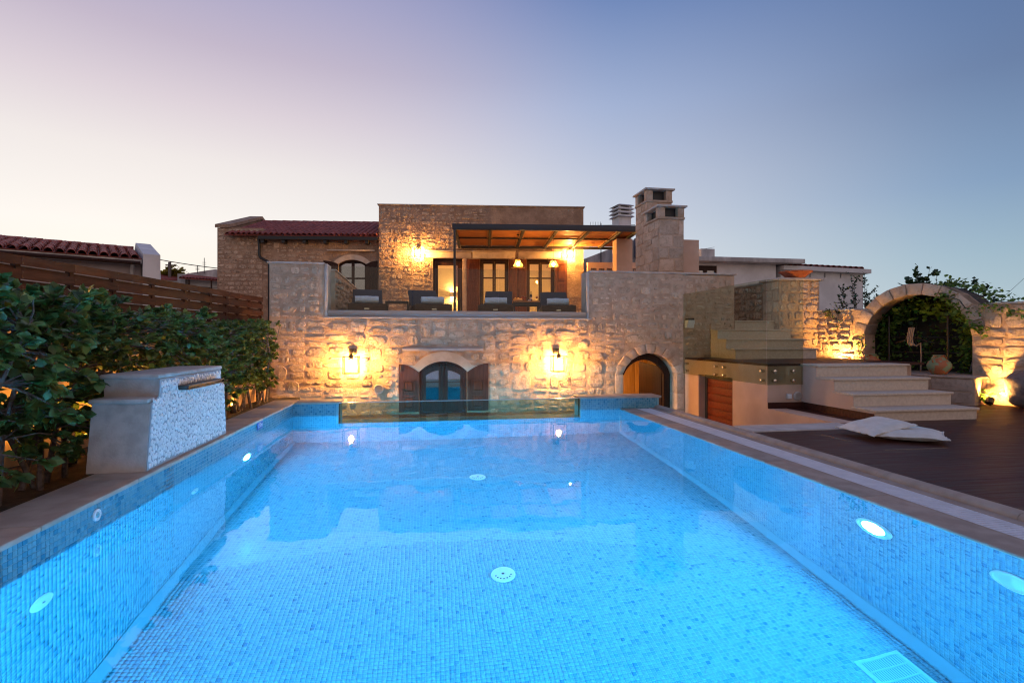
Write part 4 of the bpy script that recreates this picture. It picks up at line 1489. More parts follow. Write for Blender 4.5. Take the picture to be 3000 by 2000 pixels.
def lounger(x, y, rz, label, towel_label):
    t = thing('sun_lounger', (x, y, TF), label, 'sun lounger', rz, group='sun loungers behind the glass balustrade')
    w = .34
    fb = box('footboard', MAT['lwood'], t, -w, w, -.03, .0, .10, .285, bevel=.006)
    box('badge', MAT['steel'], fb, -.045, .045, -.034, -.0305, .175, .20)
    for s in (-1, 1):
        box('side_rail', MAT['lwood'], t, *sorted((s * w, s * (w - .03))), .002, 1.95, .15, .285, bevel=.006)
        for yy in (.04, 1.85):
            box('leg', MAT['lwood'], t, *sorted((s * (w - .032), s * (w - .10))), yy, yy + .07, 0, .149)
    box('seat_cushion', MAT['sling'], t, -w + .034, w - .034, .03, 1.22, .20, .30, bevel=.02)
    a = math.radians(29)
    bk = MB().box(-w + .03, w - .03, 0, .80, 0, .07).build('backrest', MAT['sling'], t, bevel=.02, smooth=True, loc=(0, 1.24, .27), rot=(a, 0, 0))
    MB().tube([(-w + .05, 1.62, .20), (-w + .05, 1.66, .50)], .012, 6).build('support', MAT['black'], t)
    MB().tube([(w - .05, 1.62, .20), (w - .05, 1.66, .50)], .012, 6).build('support', MAT['black'], t)
    c, s_ = math.cos(rz), math.sin(rz)
    tx, ty = x - s_ * .20, y + c * .20
    tt = thing('rolled_towel', (tx, ty, TF + .302), towel_label, 'towel', rz + RND.uniform(-.06, .06), group='white towels on the loungers')
    mb = MB()
    n = 18
    for i in range(13):
        f = i / 12
        xx = -.215 + .43 * f
        k = 1 - .10 * (abs(f - .5) * 2) ** 6
        ring = []
        for q in range(n):
            an = 2 * math.pi * q / n
            rr_ = 1 + .05 * math.sin(5 * an + i) + RND.uniform(-.02, .02)
            ring.append((xx + RND.uniform(-.004, .004), .10 * k * rr_ * math.cos(an) * (abs(math.cos(an)) ** -.25 if abs(math.cos(an)) > .05 else 1) * .82, .070 + .068 * k * rr_ * math.sin(an)))
        mb.v += ring
    for i in range(12):
        for q in range(n):
            mb.f.append((i * n + q, i * n + (q + 1) % n, (i + 1) * n + (q + 1) % n, (i + 1) * n + q))
    mb.f.append(tuple(range(n))[::-1]); mb.f.append(tuple(12 * n + q for q in range(n)))
    mb.build('roll', MAT['towel'], tt, smooth=True)


lounger(-1.11, 10.0, .10, 'leftmost dark sun lounger behind the glass balustrade', 'white towel on the leftmost sun lounger')
lounger(.123, 10.0, .13, 'second sun lounger from the left, beside the slatted stool', 'white towel on the second sun lounger from the left')
lounger(1.30, 10.0, -.17, 'third sun lounger from the left, in front of the double glazed door', 'white towel on the third sun lounger from the left')
lounger(2.55, 10.0, -.18, 'rightmost sun lounger beside the end of the balustrade', 'white towel on the rightmost sun lounger')
so = thing('slatted_stool', (-.585, 10.6, TF), 'low black slatted side table between the two left sun loungers', 'side table')
for i in range(4):
    box('slat', MAT['black'], so, -.222, .222, -.2 + i * .102, -.2 + i * .102 + .09, .33, .365, bevel=.004)
for a in (-1, 1):
    for b in (-1, 1):
        box('leg', MAT['black'], so, *sorted((a * .222, a * .192)), *sorted((b * .19, b * .16)), 0, .329)
    box('rail', MAT['black'], so, *sorted((a * .222, a * .198)), -.158, .158, .285, .328)

tb = thing('dining_table', hpt(5.16, -2.6, 0), 'wooden dining table with dark legs under the pendant lamps', 'table', HA)
for i in range(5):
    box('top_plank', MAT['twood'], tb, -.46, .46, -.40 + i * .16 + .001, -.40 + (i + 1) * .16 - .001, .755, .80, bevel=.003)
for a in (-1, 1):
    for b in (-1, 1):
        box('leg', MAT['black'], tb, *sorted((a * .44, a * .38)), *sorted((b * .38, b * .32)), 0, .754)
    box('apron', MAT['black'], tb, -.379, .379, *sorted((b * a * .37, b * a * .345)), .66, .754)
ZT = TF + .801


def at_table(x, y):
    p = hpt(5.16 + x, -2.6 + y, 0)
    return (p[0], p[1], ZT)


bt = thing('wine_bottle', at_table(.15, .0), 'dark wine bottle standing on the dining table', 'bottle')
MB().lathe([(.036, 0), (.038, .01), (.038, .19), (.030, .225), (.015, .255), (.014, .31), (.016, .315), (.016, .325)], 16).build('glass', MAT['green'], bt, smooth=True)
MB().lathe([(.0385, .06), (.0385, .14)], 16).build('paper_label', MAT['ashlar'], bt, smooth=True)
for i, (x, y, lb) in enumerate(((-.13, -.1, 'wine glass left on the dining table beside the fruit'), (-.02, .12, 'wine glass in the middle of the dining table'), (.33, -.05, 'wine glass right of the bottle on the dining table'))):
    gl = thing('wine_glass', at_table(x, y), lb, 'glass', group='wine glasses on the dining table')
    MB().lathe([(.035, 0), (.033, .004), (.006, .01), (.005, .085), (.018, .10)], 14).build('stem', MAT['clear'], gl, smooth=True)
    MB().lathe([(.018, .10), (.040, .125), (.043, .155), (.036, .20)], 16).build('bowl', MAT['clear'], gl, smooth=True)
    MB().lathe([(.0005, .102), (.016, .103), (.038, .127), (.040, .145), (.0005, .145)], 16).build('wine', MAT['wine'], gl, smooth=True)
fb_ = thing('fruit_plate', at_table(-.33, .02), 'plate of fruit on the left of the dining table', 'fruit')
MB().lathe([(.05, 0), (.12, .018), (.125, .024), (.06, .012), (.0005, .010)], 20).build('plate', MAT['plastic'], fb_, smooth=True)
for i in range(8):
    a = i * 2.4
    r = .03 + .05 * (i % 3) / 2
    MB().lathe([(.0005, -.034), (.022, -.026), (.034, 0), (.022, .026), (.0005, .034)], 10, (r * math.cos(a), r * math.sin(a), .055 + .04 * (i > 4))).build('fruit', MAT['fruit'], fb_, smooth=True)
br = thing('bread_loaf', at_table(-.22, -.16), 'small loaf of bread at the front of the dining table', 'bread')
MB().lathe([(.0005, -.09), (.035, -.07), (.045, 0), (.035, .07), (.0005, .09)], 12).build('loaf', MAT['bread'], br, smooth=True, loc=(0, 0, .045), rot=(0, math.pi / 2, 0))
nk = thing('folded_napkin', at_table(.08, -.2), 'small folded white napkin in front of the wine bottle', 'napkin')
box('cloth', MAT['towel'], nk, -.05, .05, -.04, .04, 0, .02, bevel=.006)
box('fold', MAT['towel'], nk, -.04, .045, -.03, .035, .0205, .032, bevel=.005)


def chair(x, y, rz, label):
    p = hpt(5.16 + x, -2.6 + y, 0)
    t = thing('dining_chair', p, label, 'chair', HA + rz, group='dining chairs')
    box('seat', MAT['twood'], t, -.21, .21, -.2, .2, .43, .46, bevel=.008)
    for a in (-1, 1):
        box('leg', MAT['twood'], t, *sorted((a * .20, a * .165)), -.2, -.165, 0, .429)
        box('leg', MAT['twood'], t, *sorted((a * .20, a * .165)), .165, .2, 0, .92)
    for z in (.62, .74, .86):
        box('back_slat', MAT['twood'], t, -.163, .163, .175, .195, z - .03, z + .03)


chair(-.75, .1, math.pi / 2, 'wooden dining chair at the left end of the dining table')
chair(.80, .1, -math.pi / 2, 'wooden dining chair at the right end of the dining table')

# ------------------------------------------------------------------ outdoor fireplace with two stone chimneys


def side_face(parent, loc, rotz):
    e = bpy.data.objects.new('stone_face', None)
    e.empty_display_size = .05
    COL.objects.link(e)
    e.parent = parent
    e.location = loc
    e.rotation_euler = (0, 0, rotz)
    return e


fp = thing('stone_chimneys', (5.2, 11.2, TF), 'pair of stepped stone chimneys of the outdoor fireplace on the terrace', 'chimney')


def chimney(x0, x1, y0, y1, zc, ch, seed):
    box('shaft', MAT['mortar'], fp, x0 + .01, x1 - .01, y0 + .01, y1 - .01, 0, zc - ch - .05)
    box('ledge', MAT['stone3'], fp, x0 - .012, x1 + .012, y0 - .012, y1 + .012, zc - ch - .049, zc - ch, bevel=.006)
    w = .15
    for a, b in ((x0, x0 + w), (x1 - w, x1)):
        for c, d in ((y0, y0 + w), (y1 - w, y1)):
            box('corner_post', MAT['stone3'], fp, a, b, c, d, zc - ch + .001, zc - .041, bevel=.008)
    box('chamber_shade', MAT['black'], fp, x0 + .12, x1 - .12, y0 + .12, y1 - .12, zc - ch + .0005, zc - .0405)  # black box standing in for the shade inside the chimney openings
    box('cap', MAT['capping'], fp, x0 - .05, x1 + .05, y0 - .05, y1 + .05, zc - .04, zc, bevel=.006)
    h = zc - ch - .06
    lay(fp, x0 + .01, x1 - .01, .6, h, y0 + .01, (.17, .30), (.22, .42), [], ST3, seed, gap=.014, depth=(.005, .014), limit=1)
    e = side_face(fp, (x0 + .01, y1, 0), -math.pi / 2)
    lay(e, .01, y1 - y0 - .01, .6, h, 0, (.17, .30), (.22, .42), [], ST3, seed + 1, gap=.014, depth=(.005, .014), limit=1)


chimney(-.225, .40, .15, .82, 3.09, .27, 61)
chimney(-.30, .29, -.64, .135, 2.50, .25, 63)
sb = thing('stucco_block', (5.95, 11.6, TF), 'plain pink stucco block right of the stone chimneys', 'wall')
box('body', MAT['plaster'], sb, -.29, .26, -.36, .5, 0, 1.91, bevel=.01)

# ------------------------------------------------------------------ slatted white flue and what stands behind the pergola
fl = thing('slatted_flue', hpt(10.0, 4.0, 1.6), 'pale louvred chimney pot rising above the pergola beam', 'chimney', HA + .25)
box('shaft', MAT['white'], fl, -.30, .30, -.32, .32, 0, 3.42)
for k in range(3):
    z = 3.425 + k * .165
    MB().hexa([(-.42, -.44, z), (.42, -.44, z), (.42, .44, z), (-.42, .44, z)], [(-.31, -.33, z + .10), (.31, -.33, z + .10), (.31, .33, z + .10), (-.31, .33, z + .10)]).build('louvre', MAT['white'], fl)
    for a in (-1, 1):
        for b in (-1, 1):
            box('spacer', MAT['white'], fl, *sorted((a * .29, a * .2)), *sorted((b * .31, b * .2)), z + .101, z + .164)
    box('dark_core', MAT['black'], fl, -.19, .19, -.19, .19, z + .101, z + .164)
MB().hexa([(-.41, -.43, 3.92), (.41, -.43, 3.92), (.41, .43, 3.92), (-.41, .43, 3.92)], [(-.26, -.28, 3.99), (.26, -.28, 3.99), (.26, .28, 3.99), (-.26, .28, 3.99)]).build('cap', MAT['white'], fl)
an = thing('television_antenna', hpt(9.2, 4.6, 4.5), 'thin television antenna beside the louvred chimney pot', 'antenna')
MB().tube([(0, 0, -1.5), (0, 0, .42)], .02, 6).build('mast', MAT['wire'], an)
MB().tube([(-.55, 0, .30), (1.7, .1, .42)], .013, 6).build('boom', MAT['wire'], an)
for i in range(5):
    x = -.5 + i * .12
    MB().tube([(x, 0, .30 + .006 * i - .16), (x, 0, .30 + .006 * i + .16)], .008, 5).build('element', MAT['wire'], an)

ra = thing('rear_annex', (9.0, 23.2, TF), 'weathered sloping gable behind the stucco column', 'building')
MB().extrude([(-2.0, 0), (1.35, 0), (1.35, 4.4), (.9, 4.38), (-.55, 3.8), (-2.0, 3.22)], 1, 0, 3).build('wall', MAT['concrete'], ra)
mb = MB()
for i in range(26):
    xa, xb = -1.7 + i * .12, -1.7 + (i + 1) * .12
    za, zb = 2.95 + .06 * math.sin(i * 1.7), 2.95 + .06 * math.sin((i + 1) * 1.7)
    mb.hexa([(xa, -.8, za - .12), (xb, -.8, zb - .12), (xb, 0, zb + .10), (xa, 0, za + .10)], [(xa, -.8, za - .10), (xb, -.8, zb - .10), (xb, 0, zb + .12), (xa, 0, za + .12)])
mb.build('corrugated_canopy', MAT['concrete'], ra)
box('slate_roof', M('slate_blue_roof', (.13, .14, .18), None, .8), ra, .5, 1.35, -.9, -.1, 3.4, 4.25)
pv = thing('pierced_wall', hpt(7.62, -.2, 0), 'low warm-lit wall with pierced cement blocks beside the house', 'wall', HA)
mb = MB(); wall_holes(mb, 0, 2.4, 0, 2.42, 0, .18, [(.12 + i * .30, .32 + i * .30, 1.98, 2.2) for i in range(7)])
mb.build('wall', MAT['plaster'], pv)
for i in range(7):
    xa = .12 + i * .30
    for q in (.06, .13):
        box('fret', MAT['plaster'], pv, xa + q, xa + q + .02, .04, .14, 1.981, 2.199)

# ------------------------------------------------------------------ white neighbour house on the right
nb = thing('white_neighbour_house', (9.635, 17.69, 0), 'white flat-roofed neighbour house with concrete fascia right of the chimneys', 'house')
mb = MB(); wall_holes(mb, -.6, 3.55, 0, 3.90, .45, .75, [(.20, 1.12, 2.75, 3.80)])
mb.box(-.6, -.3, .75, 7, 0, 3.9).box(3.25, 3.55, .75, 7, 0, 3.9)
mb.build('wall', MAT['white'], nb)
rm_ = box('roof_slab', MAT['concrete'], nb, -.8, 4.45, 0, 7.2, 3.905, 4.07, bevel=.012)
box('roof_box', MAT['concrete'], nb, .50, 1.05, .5, 1.4, 4.071, 4.44, bevel=.01)
wn = MB().box(.20, .28, .5, .58, 2.75, 3.8).box(1.04, 1.12, .5, .58, 2.75, 3.8).box(.28, 1.04, .5, .58, 3.62, 3.8).box(.60, .74, .5, .58, 2.75, 3.62).build('window', MAT['dwood'], nb)
box('pane', MAT['dglass'], wn, .28, .60, .53, .535, 2.75, 3.62)
box('pane', MAT['dglass'], wn, .74, 1.04, .53, .535, 2.75, 3.62)
box('room_back', MAT['navy'], nb, .1, 1.3, .9, .95, 2.6, 3.9)
MB().lathe([(.0005, -.13), (.09, -.09), (.13, 0), (.09, .09), (.0005, .13)], 16, (2.5, .36, 2.98)).build('globe_lamp', MAT['plastic'], nb, smooth=True)
ex = thing('white_extension', (14.34, 17.96, 0), 'low white extension with red tile edge, rightmost of the neighbour buildings', 'building')
box('wall', MAT['white'], ex, -.9, 2.72, .25, 6, 0, 3.70)
MB().hexa([(-.95, 0, 3.70), (2.85, 0, 3.62), (2.85, 6, 3.62), (-.95, 6, 3.70)], [(-.95, 0, 3.86), (2.85, 0, 3.78), (2.85, 6, 3.78), (-.95, 6, 3.86)]).build('fascia', MAT['white'], ex)
for i in range(14):
    link('roof_tile', TM, ex, (-.75 + i * .245, .02, 3.86 - i * .0052), (.12, 0, 0), (1.25, 1.6, 1.0))
for x in (.35, 1.0, 1.7):
    MB().tube([(x, .23, 3.45), (x, .23, 3.62)], .012, 5).build('bracket', MAT['wire'], ex)

# ------------------------------------------------------------------ stairwell, landing, steps
LZ = .71
pws = thing('stairwell_wall', (5.0, 5.74, -2.0), 'pink plaster stairwell wall carrying the landing, with a red plank door', 'wall', math.pi / 2)
# local x runs along +Y, local -y faces the pool side (-X)... the front is turned to -X below
pws.rotation_euler = (0, 0, -math.pi / 2)
pws.location = (5.0, 9.6, -2.0)
mb = MB(); wall_holes(mb, .003, 2.53, 0, 2 + LZ - .035, 0, .3, [(.53, 1.63, .35, 2.43)])
wall_holes(mb, 2.53, 3.855, 0, 2.045, 0, .3, [])
mb.build('wall', MAT['plaster'], pws)
rd = thing('red_plank_door', (5.13, 9.07, -1.65), 'red horizontal plank door in the stairwell wall', 'door', -math.pi / 2)
fr = MB().box(0, .07, 0, .06, 0, 2.075).box(1.03, 1.097, 0, .06, 0, 2.075).box(.07, 1.03, 0, .06, 2.0, 2.075)
fr.build('frame', MAT['navy'], rd)
for i in range(15):
    box('plank', MAT['rwood'], rd, .072, 1.028, .012, .045, .01 + i * .1325, .01 + (i + 1) * .1325 - .006, bevel=.003)
ld = tag(bpy.data.objects.new('landing', None), kind='structure'); COL.objects.link(ld)
box('paving', MAT['deck'], ld, 5.003, 7.72, 7.075, 9.598, LZ - .034, LZ)
box('core', MAT['plaster'], ld, 5.31, 7.72, 7.30, 9.598, 0, LZ - .035)
box('front', MAT['plaster'], ld, 5.003, 5.56, 7.07, 7.299, .041, LZ - .035)
box('skirting', MAT['deck'], ld, 5.006, 5.56, 7.050, 7.068, .041, .135)
fs = thing('wall_fan', (5.49, 7.068, .225), 'round white extractor fan grille low on the landing wall', 'fan')
MB().lathe([(.068, 0), (.068, .02), (.052, .03), (.05, .012)], 24).build('rim', MAT['capping'], fs, smooth=True, rot=(math.pi / 2, 0, 0))
for i in range(6):
    zz = -.04 + i * .016
    hwid = math.sqrt(max(.050 ** 2 - zz * zz, .0001))
    box('slat', MAT['capping'], fs, -hwid, hwid, -.026, -.012, zz - .003, zz + .003)
box('dark_back', MAT['black'], fs, -.042, .042, -.010, -.002, -.042, .042)
jb = thing('junction_box', (5.34, 7.068, .225), 'small white junction box left of the fan grille', 'junction box')
box('case', MAT['capping'], jb, -.035, .035, -.04, 0, -.04, .04, bevel=.005)
box('lid', MAT['plastic'], jb, -.028, .028, -.046, -.041, -.032, .032, bevel=.003)
st = thing('lower_steps', (6.33, 5.74, DZ), 'four speckled stone steps rising from the deck to the landing', 'steps')
zz = [.15, .32, .495, .67]
ys = [.02, .36, .69, 1.02]
x0, x1 = -.76, .75
for k in range(4):
    y1 = ys[k + 1] if k < 3 else 1.33
    box('riser', MAT['step'], st, x0, x1, ys[k], y1 - .0, 0, zz[k] - .031)
    box('tread', MAT['step'], st, x0 - .02, x1 + .02, ys[k] - .03, y1 + .02, zz[k] - .030, zz[k], bevel=.008)
MB().extrude([(ys[0] + .0, 0), (1.34, 0), (1.34, zz[3] - .034), (ys[3], zz[3] - .034), (ys[3], zz[2] - .034), (ys[2], zz[2] - .034), (ys[2], zz[1] - .034), (ys[1], zz[1] - .034), (ys[1], zz[0] - .034), (ys[0], zz[0] - .034)], 0, x0 - .012, x0 - .002).build('cheek', MAT['plaster_pale'] if 'plaster_pale' in MAT else MAT['plaster'], st)
box('skirting', MAT['deck'], st, x0 - .022, x0 - .013, ys[0], 1.30, .001, .10)
us = thing('upper_steps', (6.38, 8.75, LZ), 'upper flight of pale stone steps behind the glass panels', 'steps')
uz = [.19, .37, .555, .735]
for k in range(4):
    yk = k * .30
    wl_ = -.83 + (.55 if k == 3 else 0)
    box('riser', MAT['step'], us, wl_, .82 - .04 * k, yk, yk + .30, 0, uz[k] - .03)
    box('tread', MAT['step'], us, wl_ - .02, .84 - .04 * k, yk - .025, yk + (.32 if k < 3 else 2.6), uz[k] - .029, uz[k], bevel=.007)
box('top_base', MAT['step'], us, -.3, .60, 1.201, 3.4, -.7, uz[3] - .03)

# glass panels on stand-off bolts
sgp = thing('landing_glass_rail', (4.955, 7.03, .40), 'tall glass panels on steel bolts around the landing', 'balustrade')
pn1 = box('glass_sheet', MAT['glass2'] if 'glass2' in MAT else MAT['glass'], sgp, -.006, .006, .005, 1.27, 0, 1.56)
pn2 = box('glass_sheet', MAT['glass2'], sgp, -.006, .006, 1.285, 2.53, 0, 1.55)
pn3 = box('glass_sheet', MAT['glass2'], sgp, .012, .60, -.008, .004, 0, 1.56)
_bolt = MB().lathe([(.022, -.062), (.022, -.01), (.026, -.008), (.026, .012), (.016, .016)], 14).mesh('bolt', MAT['steel'], smooth=True)
for p, ys_ in ((pn1, (.12, 1.14)), (pn2, (1.40, 2.42))):
    for yy in ys_:
        for z in (.06, .20):
            link('bolt', _bolt, p, (-.007, yy, z), (0, -math.pi / 2, 0))
for xx in (.13, .44):
    for z in (.06, .20):
        link('bolt', _bolt, pn3, (xx, -.009, z), (math.pi / 2, 0, 0))
wb = thing('wall_spotlight', (5.05, 9.56, 1.42), 'small white box spotlight on the stone wall behind the glass panel', 'spotlight')
MB().hexa([(-.075, -.09, -.13), (.075, -.09, -.13), (.075, .0, -.13), (-.075, .0, -.13)], [(-.075, -.14, .02), (.075, -.14, .02), (.075, 0, .02), (-.075, 0, .02)]).build('body', MAT['plastic'], wb, bevel=.006)
box('visor', MAT['black'], wb, -.06, .06, -.13, -.01, .022, .06)

# pillar with terracotta bowl and the wall behind the upper steps
pl = thing('stone_pillar', (7.43, 9.73, LZ), 'square stone pillar with pale cap above the upper steps', 'pillar')
box('core', MAT['mortar'], pl, -.44, .46, -.22, .30, -.7, 1.545)
rubble(pl, -.43, .45, -.0, 1.54, -.22, .40, .24, [], ST, 71, (.025, .06), (.012, .03))
e = side_face(pl, (-.44, .30, 0), -math.pi / 2)
lay(e, .01, .51, -.0, 1.54, 0, (.17, .28), (.25, .4), [], ST3, 72, gap=.03, depth=(.010, .022), limit=1)
box('cap', MAT['capping'], pl, -.50, .52, -.29, .36, 1.547, 1.595, bevel=.008)
bw = thing('terracotta_bowl', (7.42, 9.60, LZ + 1.596), 'wide red terracotta bowl on top of the stone pillar', 'bowl')
MB().lathe([(.15, 0), (.17, .01), (.285, .115), (.31, .12), (.315, .14), (.29, .143), (.26, .12), (.14, .03), (.0005, .025)], 32).build('bowl', MAT['clay'], bw, smooth=True)
sw = thing('stair_side_wall', (6.99, 9.96, LZ), 'stone side wall running back from the pillar', 'wall', -math.pi / 2)
sw.location = (6.99, 12.2, LZ)
box('core', MAT['mortar2'], sw, 0, 2.17, 0, .3, -.7, 1.52)
rubble(sw, .02, 2.15, .3, 1.50, 0, .34, .22, [], ST2, 73)
box('capping_slab', MAT['capping'], sw, -.02, 2.17, -.03, .33, 1.521, 1.56, bevel=.006)

# ------------------------------------------------------------------ garden wall with the arched niche
GA = math.atan2(-.924, .382)
GO = (7.89, 9.40, DZ)
gw = thing('garden_wall', GO, 'uplit stone garden wall with a round arched niche full of vines', 'wall', GA)
GM = Matrix.Translation(GO) @ Matrix.Rotation(GA, 4, 'Z')


def gpt(x, y, z):
    return tuple((GM @ Vector((x, y, z))))


NX0, NX1, NSP, NTOP = .76, 2.36, 1.10, 1.82
mb = MB(); wall_holes(mb, -.35, 3.03, 0, 1.585, 0, .4, [(NX0, NX1, .40, 1.585)])
mb.build('core', MAT['mortar'], gw)
av_i = arc(NX0, NX1, NSP, NTOP, 11)
av_o = arc(NX0 - .19, NX1 + .19, NSP, NTOP + .20, 11)
for i in range(11):
    a, b, c, d = av_i[i], av_i[i + 1], av_o[i + 1], av_o[i]
    s = .03
    lerp = lambda p, q, f: (p[0] + (q[0] - p[0]) * f, p[1] + (q[1] - p[1]) * f)
    a2, b2, c2, d2 = lerp(a, b, s), lerp(a, b, 1 - s), lerp(d, c, 1 - s), lerp(d, c, s)
    yy = -.02 - RND.uniform(0, .02)
    MB().hexa([(a2[0], yy, a2[1]), (b2[0], yy, b2[1]), (b2[0], .42, b2[1]), (a2[0], .42, a2[1])],
              [(d2[0], yy, d2[1]), (c2[0], yy, c2[1]), (c2[0], .42, c2[1]), (d2[0], .42, d2[1])]).build('voussoir', MAT['stone3'], gw, bevel=.010, smooth=True)
arch_band(MB(), av_i, av_o, .0, .40).build('arch_core', MAT['mortar'], gw)
ghol = [(NX0 - .0, NX1 + .0, 0, 2), (NX0 - .2, NX0 + .1, NSP - .02, 2), (NX1 - .1, NX1 + .2, NSP - .02, 2)]
rubble(gw, -.33, NX0 - .01, .1, 1.56, 0, .36, .22, ghol, ST, 81)
rubble(gw, NX1 + .01, 3.02, .02, 1.56, 0, .48, .27, ghol, ST, 82, (.02, .045), (.012, .028))
for a, b in ((-.37, NX0 - .16), (NX1 + .16, 3.05)):
    box('capping_slab', MAT['capping'], gw, a, b, -.03, .43, 1.587, 1.62, bevel=.006)
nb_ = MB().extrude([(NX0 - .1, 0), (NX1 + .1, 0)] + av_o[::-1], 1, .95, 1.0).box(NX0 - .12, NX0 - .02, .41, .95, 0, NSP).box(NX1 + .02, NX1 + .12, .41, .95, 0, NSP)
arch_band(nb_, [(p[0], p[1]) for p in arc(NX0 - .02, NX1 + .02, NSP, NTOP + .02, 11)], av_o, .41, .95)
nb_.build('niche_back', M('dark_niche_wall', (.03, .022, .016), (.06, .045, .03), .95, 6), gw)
box('seat', MAT['mortar'], gw, .2, 2.54, -.50, -.001, 0, .415)
box('seat_top', MAT['stone3'], gw, .2, 2.56, -.52, .95, .416, .445, bevel=.008)
lay(gw, .6, 2.53, .02, .41, -.50, (.17, .2), (.5, .8), [], ST3, 83, gap=.012, depth=(.006, .014), limit=1)
wp = thing('timber_post', gpt(3.18, .1, 0), 'dark brown timber post at the right picture edge', 'post', GA)
box('post', MAT['fence'], wp, -.10, .3, -.12, .2, 0, 1.75, bevel=.008)
box('cap', MAT['fence'], wp, -.12, .32, -.14, .22, 1.751, 1.80, bevel=.008)

# spotlights that wash the wall
SPOT = M_emit('spot_lens_glow', (1.0, .50, .12), 1800.0)


def spot(loc, aim, label, mat, r=.045, grp='garden spotlights'):
    t = thing('garden_spotlight', loc, label, 'spotlight', group=grp)
    q = Vector(aim).normalized().to_track_quat('Z', 'Y').to_euler()
    MB().lathe([(r * .7, -.09), (r * 1.1, -.08), (r * 1.15, .012), (r * 1.02, .012), (r * 1.0, -.01)], 16).build('housing', MAT['iron'], t, smooth=True, rot=q)
    MB().lathe([(r, -.004), (r * .6, .002), (.0005, .004)], 14).build('lens', mat, t, smooth=True, rot=q)
    MB().tube([(0, 0, -.02), (0, 0, -max(loc[2] - .05, .08))], .012, 6).build('stake', MAT['iron'], t)
    return t


spot(gpt(.42, -.24, .56), (.924 * .7, .382 * .7, 1), 'spotlight behind the steps washing the wall left of the niche', SPOT)
gs = spot(gpt(2.68, -.34, .11), (.924 * .9, .382 * .9, 1), 'glaring spotlight at the foot of the right garden wall pillar', M_emit('glaring_spot_glow', (1.0, .50, .12), 2600.0))
hz = thing('cable_loop', gpt(2.80, -.06, .16), 'loop of pale cable beside the glaring spotlight', 'cable', GA)
MB().tube([(-.08, -.03, .03), (.02, -.05, .0), (.10, -.04, .01), (.12, -.04, .04), (.06, -.04, .05), (-.06, -.03, .04)], .009, 6).build('loop', MAT['plastic'], hz, smooth=True)

# things in the niche
def amphora(loc, k, label, rz=0):
    t = thing('clay_jar', loc, label, 'jar', rz, group='two-handled clay jars')
    MB().lathe([(.085, 0), (.10, .01), (.165, .10), (.175, .16), (.15, .22), (.09, .265), (.075, .30), (.095, .33), (.085, .332), (.065, .30), (.06, .27)], 28).build('body', MAT['pot'], t, smooth=True)
    for s in (-1, 1):
        MB().tube([(s * .155, 0, .20), (s * .205, 0, .235), (s * .205, 0, .285), (s * .15, 0, .31), (s * .085, 0, .305)], .014, 8).build('handle', MAT['pot'], t, smooth=True)
    t.scale = (k, k, k)


amphora(gpt(1.99, -.22, .446), .98, 'flaking green and orange two-handled jar on the right of the niche seat', .25)
amphora(gpt(.98, -.25, .446), .95, 'pale two-handled jar half hidden behind the steps', .25)
tr = thing('iron_trellis', gpt(1.5, .35, .446), 'rusty iron trellis bars standing in the niche', 'trellis', GA)
for x in (-.48, .42):
    MB().tube([(x, 0, 0), (x, 0, 1.02)], .018, 6).build('upright', MAT['iron'], tr)
for z in (.35, .62):
    MB().tube([(-.55, .02, z), (.60, .02, z)], .008, 5).build('crossbar', MAT['iron'], tr)
MB().tube([(-.35, -.05, .52), (-.15, -.06, .58), (.05, -.06, .58), (.25, -.05, .52)], .010, 6).build('curved_bar', MAT['iron'], tr)
rp = thing('hanging_rope', gpt(1.40, .26, .446), 'pale coiled rope hanging over the trellis in the niche', 'rope', GA)
for i in range(4):
    x = -.04 + i * .026
    MB().tube([(x + .03, -.02, .80), (x, -.03, .62), (x + .01, -.03, .52), (x + .04, -.02, .47)], .011, 6).build('strand', MAT['rope'], rp, smooth=True)
MB().tube([(.09, -.02, .46), (.16, -.02, .52), (.17, -.02, .30), (.16, -.02, .02)], .012, 6).build('strand', MAT['rope'], rp, smooth=True)
bo = thing('boulder', (8.98, 6.50, DZ), 'rounded grey boulder at the right edge of the deck', 'boulder')
mb = MB()
for i in range(11):
    th = math.pi * i / 10
    for k in range(18):
        ph = 2 * math.pi * k / 18
        d = Vector((math.sin(th) * math.cos(ph), math.sin(th) * math.sin(ph), math.cos(th)))
        rr_ = 1 + .14 * mnoise.noise(d * 1.7 + Vector((3, 1, 5)))
        p = Vector((math.copysign(abs(d.x) ** .75, d.x) * .30, math.copysign(abs(d.y) ** .75, d.y) * .27, math.copysign(abs(d.z) ** .7, d.z) * .29 + .283)) * 1.0
        mb.v.append((p.x * rr_, p.y * rr_, max(p.z * rr_, .0)))
for i in range(10):
    for k in range(18):
        mb.f.append((i * 18 + k, i * 18 + (k + 1) % 18, (i + 1) * 18 + (k + 1) % 18, (i + 1) * 18 + k))
mb.build('rock', MAT['rock'], bo, smooth=True)

# ------------------------------------------------------------------ cushions on the deck


